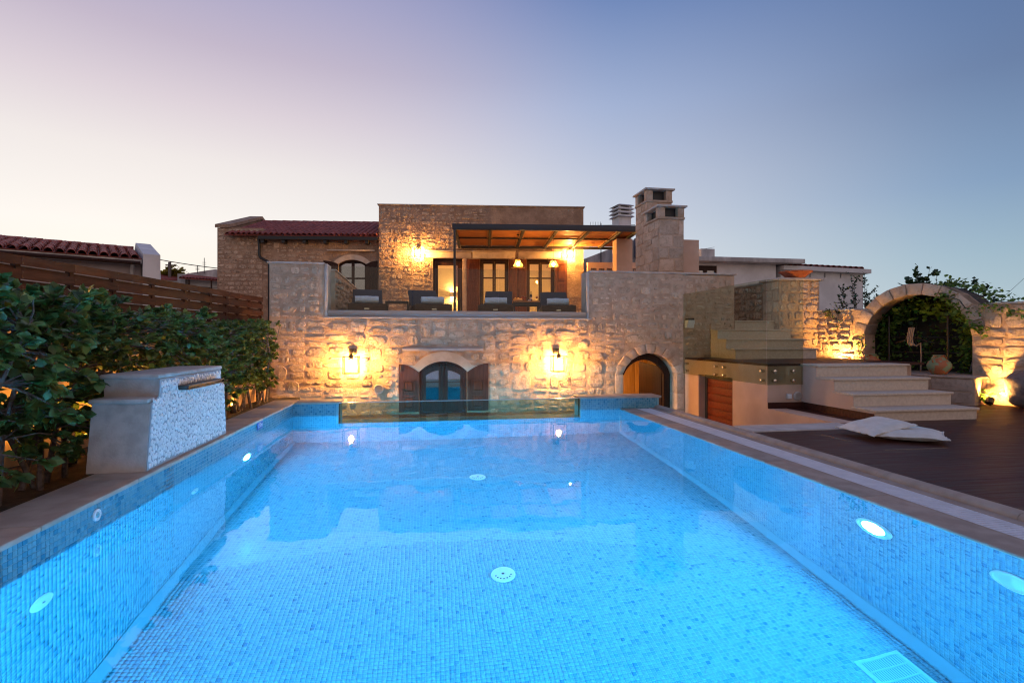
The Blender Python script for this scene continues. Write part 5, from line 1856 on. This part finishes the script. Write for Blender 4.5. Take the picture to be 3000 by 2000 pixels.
def cushion(c, ax, ay, h, mat, label, tilt=(0, 0)):
    t = thing('floor_cushion', c, label, 'cushion', group='cushions on the deck')
    n = 16
    mb = MB()
    ax, ay = Vector(ax), Vector(ay)
    for s in (1, -1):
        for j in range(n + 1):
            for i in range(n + 1):
                u, v = -1 + 2 * i / n, -1 + 2 * j / n
                k = (1 - abs(u) ** 3.0) * (1 - abs(v) ** 3.0)
                pin = 1 - .09 * (1 - abs(v) ** 2) * abs(u) ** 2 if True else 1
                pin2 = 1 - .09 * (1 - abs(u) ** 2) * abs(v) ** 2
                p = ax * (u * pin) + ay * (v * pin2)
                w = .010 * mnoise.noise(Vector((u * 2.2, v * 2.2, c[0] * 7)))
                z = h * (.5 + s * .5 * max(k, 0) ** .55) if s > 0 else h * (.5 - .5 * max(k, 0) ** .55)
                z += w * (1 if s > 0 else .2) + tilt[0] * u + tilt[1] * v
                mb.v.append((p.x, p.y, max(z, .002)))
    m = (n + 1) ** 2
    for s in (0, 1):
        for j in range(n):
            for i in range(n):
                a = s * m + j * (n + 1) + i
                f = (a, a + 1, a + n + 2, a + n + 1)
                mb.f.append(f if s == 0 else f[::-1])
    body = mb.build('cover', mat, t, smooth=True)
    fr = MB()
    ring = []
    for q in range(4):
        for i in range(n):
            f = -1 + 2 * i / n
            u, v = ((f, -1), (1, f), (-f, 1), (-1, -f))[q]
            pin = 1 - .09 * (1 - v * v) * u * u
            pin2 = 1 - .09 * (1 - u * u) * v * v
            p = ax * (u * pin) + ay * (v * pin2)
            ring.append((p.x * 1.012, p.y * 1.012, max(h * .5 + tilt[0] * u + tilt[1] * v + .006 * RND.uniform(-1, 1), .006)))
    fr.tube(ring, .007, 5, closed=True)
    fr.build('fringe', mat, body)


cushion((4.97, 4.72, DZ + .004), (.26, -.17, 0), (.19, .20, 0), .11, MAT['cushion'], 'cream floor cushion lying flat on the deck, the right one')
cushion((5.16, 4.93, DZ + .004), (.24, .02, 0), (0, .20, 0), .10, MAT['mint'], 'mint floor cushion half hidden beneath the cream ones')
cushion((4.76, 4.93, DZ + .055), (.02, .27, 0), (.27, .02, 0), .11, MAT['cushion'], 'cream floor cushion resting on top of the other two', (0, .045))

# ------------------------------------------------------------------ left side: fence, low wall, hedge, fountain
FA = math.atan2(.992, .124)
FO = (-3.585, 2.5, 0)
fw = thing('bed_wall', FO, 'plastered wall below the slatted fence behind the hedge', 'wall', FA)
box('wall', M('ochre_plaster', (.50, .30, .17), (.58, .37, .22), .9, 2.5, bump=.25, bscale=40, bdist=.004), fw, 0, 7.10, 0, .25, .02, 1.185)
box('capping', MAT['capping'], fw, 0, 7.10, -.02, .27, 1.186, 1.205)
fe = thing('slatted_fence', (FO[0], FO[1], 1.206), 'brown horizontal slat fence above the hedge on the left', 'fence', FA)
py = [.5, 1.1, 1.75, 2.449, 3.003, 3.557, 4.182, 4.817, 5.412, 5.855, 6.198, 6.591, 7.014]
for x in py:
    box('post', MAT['fence'], fe, x - .022, x + .022, .075, .12, 0, .565)
for a, b in zip(py, py[1:]):
    for k in range(5):
        zt = .578 - k * .118
        zj = RND.uniform(-.003, .003)
        box('board', MAT['fence'], fe, a + .001, b - .001, .050, .073, zt - .076 + zj, zt + zj)
        if zt - .147 > -.02:
            box('board', MAT['fence'], fe, a + .023, b - .023, .088, .110, zt - .140 + zj, zt - .084 + zj)
_scr = MB().lathe([(.004, 0), (.004, .003)], 6).mesh('screw', MAT['steel'])
for x in py[2:]:
    for k in range(5):
        for q in (.022, .066):
            link('screw', _scr, fe, (x + .012, .0495, .578 - k * .118 - q), (math.pi / 2, 0, 0))

LEAF = np.array([(0, 0, 0), (-.30, .28, .07), (.30, .28, .07), (-.36, .58, .06), (.36, .58, .06), (0, 1.0, -.10), (0, .28, -.01), (0, .60, -.02)])
LEAF_F = [(0, 6, 1), (0, 2, 6), (1, 6, 7, 3), (6, 2, 4, 7), (3, 7, 5), (7, 4, 5)]


def leaf_frames(pts, dirs, ups, sizes):
    """rotation frames: y along dir"""
    d = dirs / np.linalg.norm(dirs, axis=1, keepdims=True)
    x = np.cross(d, ups)
    x /= np.maximum(np.linalg.norm(x, axis=1, keepdims=True), 1e-6)
    z = np.cross(x, d)
    return np.stack([x, d, z], 2)


def leaves_mesh(name, pts, dirs, sizes, mat, rs, width=1.0, base=LEAF, faces=LEAF_F):
    ups = rs.normal(0, .55, pts.shape) + np.array([0, 0, 1.0])
    Fm = leaf_frames(pts, dirs, ups, sizes)
    bs = base * np.array([width, 1, 1])
    V = np.einsum('nij,kj->nki', Fm, bs) * sizes[:, None, None] + pts[:, None, :]
    n, k = len(pts), len(base)
    me = bpy.data.meshes.new(name)
    ff = []
    for f in faces:
        ff.append(np.array(f)[None, :] + (np.arange(n) * k)[:, None])
    tri = [f for f in ff if f.shape[1] == 3]
    qd = [f for f in ff if f.shape[1] == 4]
    loops = np.concatenate([t.ravel() for t in tri] + [q.ravel() for q in qd]) if qd else np.concatenate([t.ravel() for t in tri])
    starts, p = [], 0
    for grp, s in ((tri, 3), (qd, 4)):
        for f in grp:
            starts.append(p + np.arange(len(f)) * s)
            p += f.size
    starts = np.concatenate(starts)
    me.vertices.add(n * k); me.vertices.foreach_set('co', V.astype(np.float32).ravel())
    me.loops.add(len(loops)); me.loops.foreach_set('vertex_index', loops.astype(np.int32))
    me.polygons.add(len(starts)); me.polygons.foreach_set('loop_start', starts.astype(np.int32))
    me.update(calc_edges=True)
    me.validate()
    me.materials.append(mat)
    me.shade_smooth()
    return me


def one_leaf_mesh(name, mat, width=1.0):
    me = bpy.data.meshes.new(name)
    me.from_pydata([tuple(v) for v in LEAF * np.array([width, 1, 1])], [], LEAF_F)
    me.materials.append(mat)
    me.shade_smooth()
    return me


ONE = one_leaf_mesh('leaf', MAT['leaf'])


def hedge_shrub(cx, cy, rx, ry, ztop, nclus, per, label, seed, singles=0, size=.062):
    rs = np.random.RandomState(seed)
    t = thing('hedge_shrub', (cx, cy, .06), label, 'shrub', group='hedge shrubs along the pool')
    st = MB()
    stems = []
    for i in range(5):
        b = Vector((rs.uniform(-.25, .25) * rx, rs.uniform(-.6, .6) * ry, 0))
        p1 = b + Vector((rs.uniform(-.12, .12), rs.uniform(-.15, .15), .40))
        p2 = p1 + Vector((rs.uniform(-.16, .16), rs.uniform(-.2, .2), .38))
        p3 = p2 + Vector((rs.uniform(-.16, .16), rs.uniform(-.2, .2), .30))
        st.tube([b, p1, p2, p3], [.020, .017, .012, .006], 6)
        stems += [p1, p1.lerp(p2, .5), p2, p2.lerp(p3, .6), p3]
    P, Dv, S = [], [], []
    ht = ztop - .06
    k = 0
    while k < nclus:
        u = rs.uniform(-1, 1, 3)
        z = .22 + (ht - .22) * (rs.uniform() ** .72)
        x, y_ = u[0] * rx, u[1] * ry
        edge = max(abs(u[0]), abs(u[1]), z / ht)
        if edge < .55 and rs.uniform() < .75:
            continue
        if u[0] < -.3 and rs.uniform() < .6:       # fewer behind
            continue
        bumpy = .10 * mnoise.noise(Vector((cx + x, cy + y_, 0)) * 2.3)
        c = Vector((x * (1 + .2 * rs.uniform(-1, 1)), y_, z + bumpy * (z / ht)))
        s = min(stems, key=lambda q: (q - c).length)
        mid = s.lerp(c, .5) + Vector((rs.uniform(-.04, .04), rs.uniform(-.04, .04), rs.uniform(-.02, .06)))
        st.tube([s, mid, c], [.0065, .005, .0028], 4, cap=False)
        tw = (c - mid).normalized()
        m = int(per * rs.uniform(.7, 1.3))
        for j in range(m):
            f = rs.uniform(0, 1) ** .6
            base = mid.lerp(c, .25 + .75 * f)
            a = rs.uniform(0, 2 * math.pi)
            rad = Vector((math.cos(a), math.sin(a), rs.uniform(-.35, .5)))
            d = (rad * (1.2 - .5 * f) + tw * (.3 + .6 * f)).normalized()
            P.append(base); Dv.append(d); S.append(size * rs.uniform(.7, 1.25))
        k += 1
    P, Dv, S = np.array(P), np.array(Dv), np.array(S)
    st.build('stem', MAT['branch'], t, smooth=True)
    if singles:
        cam_d = np.hypot(P[:, 0] + cx, P[:, 1] + cy) - (P[:, 0] > 0) * .1
        order = np.argsort(cam_d)
        # keep those in front of the bush and inside the picture
        ang = (P[order, 0] + cx) / (P[order, 1] + cy)
        order = order[ang > -.82][:singles]
        ups = rs.normal(0, .55, (len(order), 3)) + np.array([0, 0, 1.0])
        Fm = leaf_frames(P[order], Dv[order], ups, S[order])
        for q, i in enumerate(order):
            o = link('leaf', ONE, t)
            mtx = Matrix([list(Fm[q][r]) + [P[i][r]] for r in range(3)] + [[0, 0, 0, 1]])
            o.matrix_local = mtx @ Matrix.Scale(float(S[i]), 4)
        rest = np.setdiff1d(np.arange(len(P)), order)
        P, Dv, S = P[rest], Dv[rest], S[rest]
    yel = rs.uniform(size=len(P)) < .025
    o = link('foliage', leaves_mesh('foliage', P[~yel], Dv[~yel], S[~yel], MAT['leaf'], rs), t)
    o['kind'] = 'stuff'
    if yel.sum() > 3:
        o = link('yellow_leaves', leaves_mesh('yellow_leaves', P[yel], Dv[yel], S[yel], MAT['leaf_y'], rs), t)
        o['kind'] = 'stuff'
    return t


hedge_shrub(-2.56, 3.35, .40, .58, 1.42, 240, 19, 'nearest hedge shrub at the left picture edge', 101, 220, .074)
hedge_shrub(-2.68, 4.25, .40, .55, 1.42, 220, 19, 'hedge shrub behind the near end of the fountain', 102, 120, .070)
hedge_shrub(-2.72, 5.2, .40, .55, 1.36, 210, 19, 'hedge shrub directly behind the fountain top', 103)
hedge_shrub(-2.62, 6.15, .38, .55, 1.33, 200, 19, 'hedge shrub just beyond the fountain', 104)
hedge_shrub(-2.62, 7.1, .32, .55, 1.30, 190, 19, 'hedge shrub between the fountain and the depth sign', 105)
hedge_shrub(-2.62, 8.0, .26, .52, 1.32, 180, 19, 'hedge shrub beside the far pool corner', 106)
hedge_shrub(-2.62, 8.75, .18, .45, 1.36, 160, 19, 'farthest hedge shrub touching the terrace wall', 107)
HSP = M_emit('hedge_spot_glow', (1.0, .46, .06), 900.0)
spot((-2.86, 4.75, .16), (-.2, .15, 1), 'hidden spotlight glowing through the hedge left of the fountain', HSP, .04, 'hedge spotlights')
spot((-2.86, 5.75, .16), (-.2, .1, 1), 'hidden spotlight glowing through the hedge behind the fountain', HSP, .04, 'hedge spotlights')
spot((-2.64, 7.7, .16), (-.2, .1, 1), 'hidden spotlight glowing through the hedge near the far pool corner', HSP, .04, 'hedge spotlights')

# pebble-clad fountain
FX0, FX1 = -2.23, -1.872
fo = thing('pebble_fountain', (0, 0, .199), 'stepped stone fountain block with white pebble front and dark water spout', 'fountain')
low = [(3.86, 0), (5.27, 0), (5.225, .452), (3.925, .452)]
MB().extrude(low, 0, FX0, FX1).build('lower_block', MAT['fount'], fo)
MB().extrude([(3.90, .4525), (5.25, .4525), (5.25, .487), (3.90, .487)], 0, FX0 - .015, FX1 - .004).build('ledge', MAT['fount'], fo, bevel=.012, smooth=True)
box('upper_block', MAT['fount'], fo, FX0 + .01, FX1, 4.04, 5.14, .4875, .612)
box('cap', MAT['fount'], fo, FX0 - .01, FX1 + .012, 4.015, 5.165, .6125, .645, bevel=.012)
outline = [(3.862, .002), (5.268, .002), (5.222, .455), (5.15, .49), (5.14, .608), (4.04, .608), (4.03, .49), (3.93, .455)]
face = MB().extrude(outline, 0, FX1 + .0005, FX1 + .008).build('pebble_bed', M('bed_grout', (.34, .35, .36), None, .8), fo)


def pebble_mesh(seed):
    rr = random.Random(seed)
    mb = MB()
    n = 10
    ang = [2 * math.pi * i / n for i in range(n)]
    rad = [1 + rr.uniform(-.13, .13) for _ in ang]
    for k, (s, x) in enumerate(((1, 0), (.93, .5), (.62, .85))):
        for a, r in zip(ang, rad):
            mb.v.append((x, math.cos(a) * r * s, math.sin(a) * r * s))
    mb.v.append((1, 0, 0))
    for k in range(2):
        for i in range(n):
            mb.f.append((k * n + i, k * n + (i + 1) % n, (k + 1) * n + (i + 1) % n, (k + 1) * n + i))
    for i in range(n):
        mb.f.append((2 * n + i, 2 * n + (i + 1) % n, 3 * n))
    return mb.mesh('pebble', MAT['pebble'], smooth=True)


PBM = [pebble_mesh(i) for i in range(7)]


def inside(y_, z_):
    if not .03 < z_ < .585:
        return False
    f = min(z_ / .455, 1)
    a, b = 3.862 + .065 * f, 5.268 - .045 * f
    if z_ > .47:
        a, b = 4.04, 5.14
    return a + .022 < y_ < b - .022


prr = random.Random(77)
pc = []
grid = {}
tries = 0
while tries < 60000 and len(pc) < 760:
    tries += 1
    r = prr.uniform(.015, .024) if tries < 6000 else prr.uniform(.010, .016)
    y_, z_ = prr.uniform(3.87, 5.26), prr.uniform(.02, .60)
    if not inside(y_, z_):
        continue
    if 4.30 < y_ < 5.02 and .500 < z_ < .552:
        continue
    gy, gz = int(y_ / .05), int(z_ / .05)
    if all(math.hypot((y_ - a) * 1.10, (z_ - b) * .88) > (r + c) * .86 for i in (-1, 0, 1) for j in (-1, 0, 1) for a, b, c in grid.get((gy + i, gz + j), ())):
        pc.append((y_, z_, r))
        grid.setdefault((gy, gz), []).append((y_, z_, r))
pc.sort(key=lambda q: -q[2] / q[0])
small = MB()
for k, (y_, z_, r) in enumerate(pc):
    an = prr.uniform(-.5, .5)
    me = prr.choice(PBM)
    if k < 298:
        link('pebble', me, face, (FX1 + .0075, y_, z_), (an, 0, 0), (.007, r * .86, r * 1.14))
    else:
        ca, sa = math.cos(an), math.sin(an)
        n0 = len(small.v)
        for v_ in me.vertices:
            py_, pz_ = v_.co.y * r * .86, v_.co.z * r * 1.14
            small.v.append((FX1 + .0075 + v_.co.x * .007, y_ + py_ * ca - pz_ * sa, z_ + py_ * sa + pz_ * ca))
        for p_ in me.polygons:
            small.f.append(tuple(n0 + q for q in p_.vertices))
o = small.build('small_pebbles', MAT['pebble'], fo, smooth=True)
o['kind'] = 'stuff'
sp = MB().box(FX1 + .006, FX1 + .085, 4.31, 5.0, .505, .512).box(FX1 + .006, FX1 + .085, 4.31, 5.0, .532, .538)
sp.box(FX1 + .006, FX1 + .085, 4.305, 4.3095, .505, .538).box(FX1 + .006, FX1 + .085, 5.0005, 5.005, .505, .538)
spo = sp.build('spout', M('bronze_spout', (.045, .036, .032), None, .5, metal=.3), fo)
box('slot', MAT['black'], spo, FX1 + .006, FX1 + .07, 4.311, 4.999, .5125, .5315)

# ------------------------------------------------------------------ plants at the garden wall


def loose_shrub(name, loc, branches, label, seed, size, mat, width=1.0, per=26, spread=.35, up=1.0, cat='shrub', group=None):
    rs = np.random.RandomState(seed)
    t = thing(name, loc, label, cat, group=group)
    st = MB()
    P, Dv, S = [], [], []
    for (tx, ty, tz) in branches:
        tip = Vector((tx, ty, tz))
        b = Vector((tx * .25, ty * .25, 0))
        m1 = b.lerp(tip, .5) + Vector((rs.uniform(-.06, .06), rs.uniform(-.06, .06), .05))
        st.tube([b, m1, tip], [.012, .008, .003], 5)
        subs = [(m1, tip, 1.0)]
        for q in range(5):
            f = rs.uniform(.3, .9)
            s0 = b.lerp(m1, f * 2) if f < .5 else m1.lerp(tip, f * 2 - 1)
            e = s0 + Vector((rs.uniform(-1, 1) * spread, rs.uniform(-1, 1) * spread, rs.uniform(.1, .9) * spread * up))
            st.tube([s0, e], [.005, .002], 4, cap=False)
            subs.append((s0, e, .7))
        for (p0, p1, kk) in subs:
            tw = (p1 - p0).normalized()
            for j in range(int(per * kk)):
                f = rs.uniform(.1, 1.03)
                a = rs.uniform(0, 2 * math.pi)
                d = Vector((math.cos(a), math.sin(a), rs.uniform(-.2, .6))) + tw * .7
                P.append(p0.lerp(p1, f)); Dv.append(d.normalized()); S.append(size * rs.uniform(.6, 1.2))
    st.build('branches', MAT['branch'], t, smooth=True)
    o = link('foliage', leaves_mesh('foliage', np.array(P), np.array(Dv), np.array(S), mat, rs, width), t)
    o['kind'] = 'stuff'
    return t


rs = np.random.RandomState(5)
loose_shrub('thorny_shrub', (8.55, 9.2, .9), [(-.62, -.1, .85), (-.50, 0, 1.02), (-.38, .1, 1.22), (-.2, 0, 1.42), (-.05, .1, 1.28), (.1, 0, 1.48), (-.75, 0, .78), (.25, .1, 1.25)],
            'dark thorny shrub rising behind the left shoulder of the niche arch', 201, .055, MAT['shrub'], .75, 30, .30)
loose_shrub('broad_leaf_shrub', (9.35, 8.6, .9), [(-.3, 0, 1.30), (-.15, 0, 1.45), (0, .1, 1.58), (.15, 0, 1.52), (.32, 0, 1.46), (-.45, 0, 1.2)],
            'broad-leaved shrub behind the crown of the niche arch', 202, .095, MAT['shrub'], 1.25, 22, .28)
loose_shrub('low_shrub', (9.85, 7.75, .8), [(-.4, 0, 1.15), (-.2, 0, 1.2), (0, 0, 1.08), (.2, 0, 1.0), (.4, 0, .95), (-.1, .2, 1.32), (-.5, .1, 1.28)],
            'low shrub behind the right shoulder of the niche arch', 203, .06, MAT['shrub'], 1.0, 30, .25)
loose_shrub('low_shrub', (10.5, 7.3, .8), [(-.4, 0, .95), (-.1, 0, 1.0), (.2, 0, .92), (.5, 0, .98)],
            'low shrub above the wall at the right picture edge', 204, .06, MAT['shrub'], 1.0, 30, .22)

vn = thing('climbing_vine', gpt(0, 0, .3), 'vine filling the niche and trailing over the right side of its arch', 'vine', GA)
rs = np.random.RandomState(9)
P, Dv, S = [], [], []


def vleaf(x, y, z, n, sx, sy, sz, size=.07):
    for _ in range(n):
        P.append((x + rs.normal() * sx, y + rs.normal() * sy, z + rs.normal() * sz - .3))
        Dv.append((rs.uniform(-1, 1), -rs.uniform(.3, 1.2), rs.uniform(-1, .3)))
        S.append(size * rs.uniform(.6, 1.25))


for i in range(22):                                 # a curtain under the arch and along its right side
    f = i / 21
    a = math.pi * (.05 + .9 * f)
    vleaf(1.56 - .68 * math.cos(a), .50, NSP + .58 * math.sin(a), 34, .09, .10, .10)
for i in range(16):
    vleaf(2.22, .45, .50 + i * .05, 16, .09, .10, .05)
    vleaf(.90, .50, .50 + i * .05, 12, .08, .10, .05)
for i in range(60):
    vleaf(rs.uniform(.85, 2.28), .72, rs.uniform(.5, 1.7), 7, .07, .05, .07)
for i in range(14):                                 # trailing over the arch face and the pillar
    f = i / 13
    vleaf(1.95 + .55 * f, -.05, 1.78 - .62 * f + .05 * math.sin(7 * f), 13, .05, .025, .05, .06)
for i in range(10):
    f = i / 9
    vleaf(2.40 + .62 * f, -.05, 1.50 + .06 * math.sin(5 * f), 7, .04, .02, .045, .055)
for i in range(9):
    vleaf(1.9 + .9 * i / 8, .2, 2.02 - .38 * (i / 8) ** 1.5, 22, .06, .10, .05, .06)
vleaf(.10, -.04, 1.55, 8, .03, .02, .05, .055)
vleaf(.72, -.05, .92, 16, .04, .02, .12, .05)
o = link('foliage', leaves_mesh('foliage', np.array(P), np.array(Dv), np.array(S), MAT['vine'], rs, 1.5), vn); o['kind'] = 'stuff'
MB().tube([(2.3, .1, .2), (2.42, .05, .7), (2.36, .0, 1.1), (2.2, -.03, 1.38), (1.95, -.03, 1.52)], [.014, .012, .010, .008, .005], 6).build('stem', MAT['branch'], vn, smooth=True)
ft = thing('foot_plant', gpt(2.58, -.20, .02), 'small leafy plant at the foot of the glaring spotlight', 'plant', GA)
rs = np.random.RandomState(14)
n = 60
Pq = np.stack([rs.normal(0, .045, n), rs.normal(-.05, .03, n), rs.uniform(.04, .20, n)], 1)
Dq = np.stack([rs.uniform(-1, 1, n), rs.uniform(-1, .2, n), rs.uniform(-.5, .8, n)], 1)
link('foliage', leaves_mesh('foliage', Pq, Dq, rs.uniform(.04, .07, n), MAT['vine'], rs, 1.4), ft)
MB().tube([(0, 0, 0), (0, -.04, .16)], [.008, .004], 5).build('stem', MAT['branch'], ft)

# ------------------------------------------------------------------ left neighbour house
LA = math.atan2(.49, .871)
LO = (-7.49, 15.3, 0)
ln = thing('tiled_neighbour_house', LO, 'neighbour house with red tiled roof and white gable above the fence on the left', 'house', LA)
box('wall', M('mauve_render', (.40, .33, .32), (.47, .39, .38), .9, 2), ln, -9, -.02, .25, 6.2, 0, 3.08)
box('soffit', MAT['concrete'], ln, -9, -.02, -.12, .6, 3.05, 3.16)
MB().tube([(-9, -.16, 3.10), (-.05, -.16, 3.06)], .05, 8).build('gutter', MAT['dwood'], ln)
MB().tube([(-.22, -.10, 3.05), (-.22, .10, 2.9), (-.22, .18, 2.75), (-.22, .18, .5)], .04, 8).build('downpipe', MAT['concrete'], ln)
LRS = math.atan2(.65, 3.2)
lr = MB().hexa([(-9, -.15, 3.165), (-.02, -.15, 3.165), (-.02, 3.05, 3.815), (-9, 3.05, 3.815)], [(-9, -.15, 3.18), (-.02, -.15, 3.18), (-.02, 3.05, 3.83), (-9, 3.05, 3.83)])
lr.hexa([(-9, 3.05, 3.815), (-.02, 3.05, 3.815), (-.02, 6.3, 3.165), (-9, 6.3, 3.165)], [(-9, 3.05, 3.83), (-.02, 3.05, 3.83), (-.02, 6.3, 3.18), (-9, 6.3, 3.18)])
lr = lr.build('roof', MAT['roof'], ln)
TL = tile_mesh(.098, .078, .50)
for i in range(26):
    for j in range(8):
        d = j * .412 + RND.uniform(-.012, .012)
        link('roof_tile', TL, lr, (-.16 - i * .215 + RND.uniform(-.007, .007), -.20 + d * math.cos(LRS), 3.185 + d * math.sin(LRS)), (LRS + RND.uniform(.01, .035), 0, RND.uniform(-.02, .02)))
for i in range(13):
    link('ridge_tile', TMR, lr, (-.05 - i * .42, 3.05, 3.84), (0, .03, math.pi / 2))
gb = [(-.25, 0), (6.3, 0), (6.3, 3.3), (3.02, 4.05), (-.25, 3.30)]
MB().extrude([(p[0], p[1]) for p in gb], 0, 0, .38).build('gable', MAT['white'], ln)

# ------------------------------------------------------------------ far houses in the gap
f1 = thing('far_gabled_house', (-17.3, 38.3, 0), 'far pale house with a tiled gable roof in the gap beside the wing', 'house', math.radians(25))
box('wall', MAT['white'], f1, -.6, 1.6, 0, 4, 0, 5.0)
MB().extrude([(-.3, 5.0), (2.0, 5.72), (4.3, 5.0)], 0, -.6, -.3).build('gable', MAT['white'], f1)
MB().hexa([(-.3, -.2, 4.95), (1.8, -.2, 4.95), (1.8, 2, 5.6), (-.3, 2, 5.6)], [(-.3, -.2, 5.02), (1.8, -.2, 5.02), (1.8, 2, 5.67), (-.3, 2, 5.67)]).build('roof', MAT['roof'], f1)
f2 = thing('far_veranda_house', (-16.2, 37.6, 0), 'far house with red tiled veranda roof and antennas', 'house', math.radians(8))
mb = MB(); wall_holes(mb, .3, 3.2, 0, 5.2, .6, .9, [(1.05, 1.7, 3.2, 4.55), (2.1, 2.9, 3.4, 4.6)])
mb.build('wall', MAT['white'], f2)
box('side_wall', MAT['concrete'], f2, -.15, .3, .2, 3, 0, 5.35)
MB().extrude([(.3, 5.2), (3.4, 5.2), (3.4, 5.45), (2.0, 5.78), (.3, 5.42)], 1, .6, 3).build('gable', MAT['concrete'], f2)
MB().hexa([(.15, -.6, 4.95), (3.4, -.6, 4.82), (3.4, .65, 5.10), (.15, .65, 5.35)], [(.15, -.6, 4.99), (3.4, -.6, 4.86), (3.4, .65, 5.14), (.15, .65, 5.39)]).build('veranda_roof', MAT['roof'], f2)
for i in range(17):
    link('roof_tile', TM, f2, (.25 + i * .19, -.64, 4.99 - i * .0075), (.22, 0, 0), (1, 2.4, 1))
for xa, xb, za, zb in ((1.05, 1.7, 3.2, 4.55), (2.1, 2.9, 3.4, 4.6)):
    box('window', MAT['navy'], f2, xa, xb, .8, .82, za, zb)
for x in (.7, 2.0, 3.1):
    box('post', MAT['dwood'], f2, x - .04, x + .04, -.5, -.42, 3, 4.9)
MB().tube([(-1.2, -.7, 4.55), (3.4, -.7, 4.35)], .018, 5).build('rail', MAT['wire'], f2)
MB().tube([(-1.2, -.7, 4.1), (3.4, -.7, 3.95)], .018, 5).build('rail', MAT['wire'], f2)
for i, (x, h, lb) in enumerate(((1.0, .55, 'short roof antenna on the far veranda house'), (1.42, 1.05, 'tall roof antenna on the far veranda house'))):
    a = thing('roof_antenna', (-16.2 + x, 37.9, 5.4), lb, 'antenna', group='antennas on the far house')
    MB().tube([(0, 0, 0), (0, 0, h)], .022, 5).build('mast', MAT['wire'], a)
    for q in range(3):
        MB().tube([(-.12, 0, h * .45 + q * .13 * h), (.12, 0, h * .45 + q * .13 * h)], .012, 4).build('element', MAT['wire'], a)
up = thing('utility_pole', (-17.35, 38.9, 0), 'short utility pole beside the far gabled house', 'pole')
MB().tube([(0, 0, 0), (0, 0, 6.25)], .10, 8).build('post', MAT['branch'], up)
box('crossarm', MAT['branch'], up, -.25, .4, -.05, .05, 6.0, 6.08)
loose_shrub('far_bush', (-17.4, 39.4, 4.9), [(-.6, 0, .7), (-.3, 0, .9), (0, 0, .8), (.3, 0, .75), (.6, 0, .6)], 'small dry bush beside the utility pole', 205, .22, MAT['leaf_y'], 1.2, 22, .5)


def cable(pts, label, r=.014):
    o = MB().tube(pts, r, 5).build('overhead_cable', MAT['wire'], None)
    tag(o, label, 'cable', 'overhead cables')


def sag(a, b, s, n=12):
    a, b = Vector(a), Vector(b)
    return [a.lerp(b, i / n) - Vector((0, 0, s * 4 * (i / n) * (1 - i / n))) for i in range(n + 1)]


cable(sag((-19.2, 38.6, 6.62), (-12.5, 37.5, 5.60), .10), 'thick overhead cable between the neighbour gable and the stone wing', .028)
cable(sag((-17.0, 38.9, 6.1), (-15.0, 38.0, 5.1), .10), 'thin overhead cable from the utility pole', .012)
cable(sag((21.65, 16.75, 2.55), (22.75, 16.57, 3.57), .02), 'thin overhead cable at the far right sky', .006)
cable(sag((8.0, 22.0, 4.5), (10.5, 17.9, 4.45), .05), 'thin overhead cable behind the stucco block', .006)
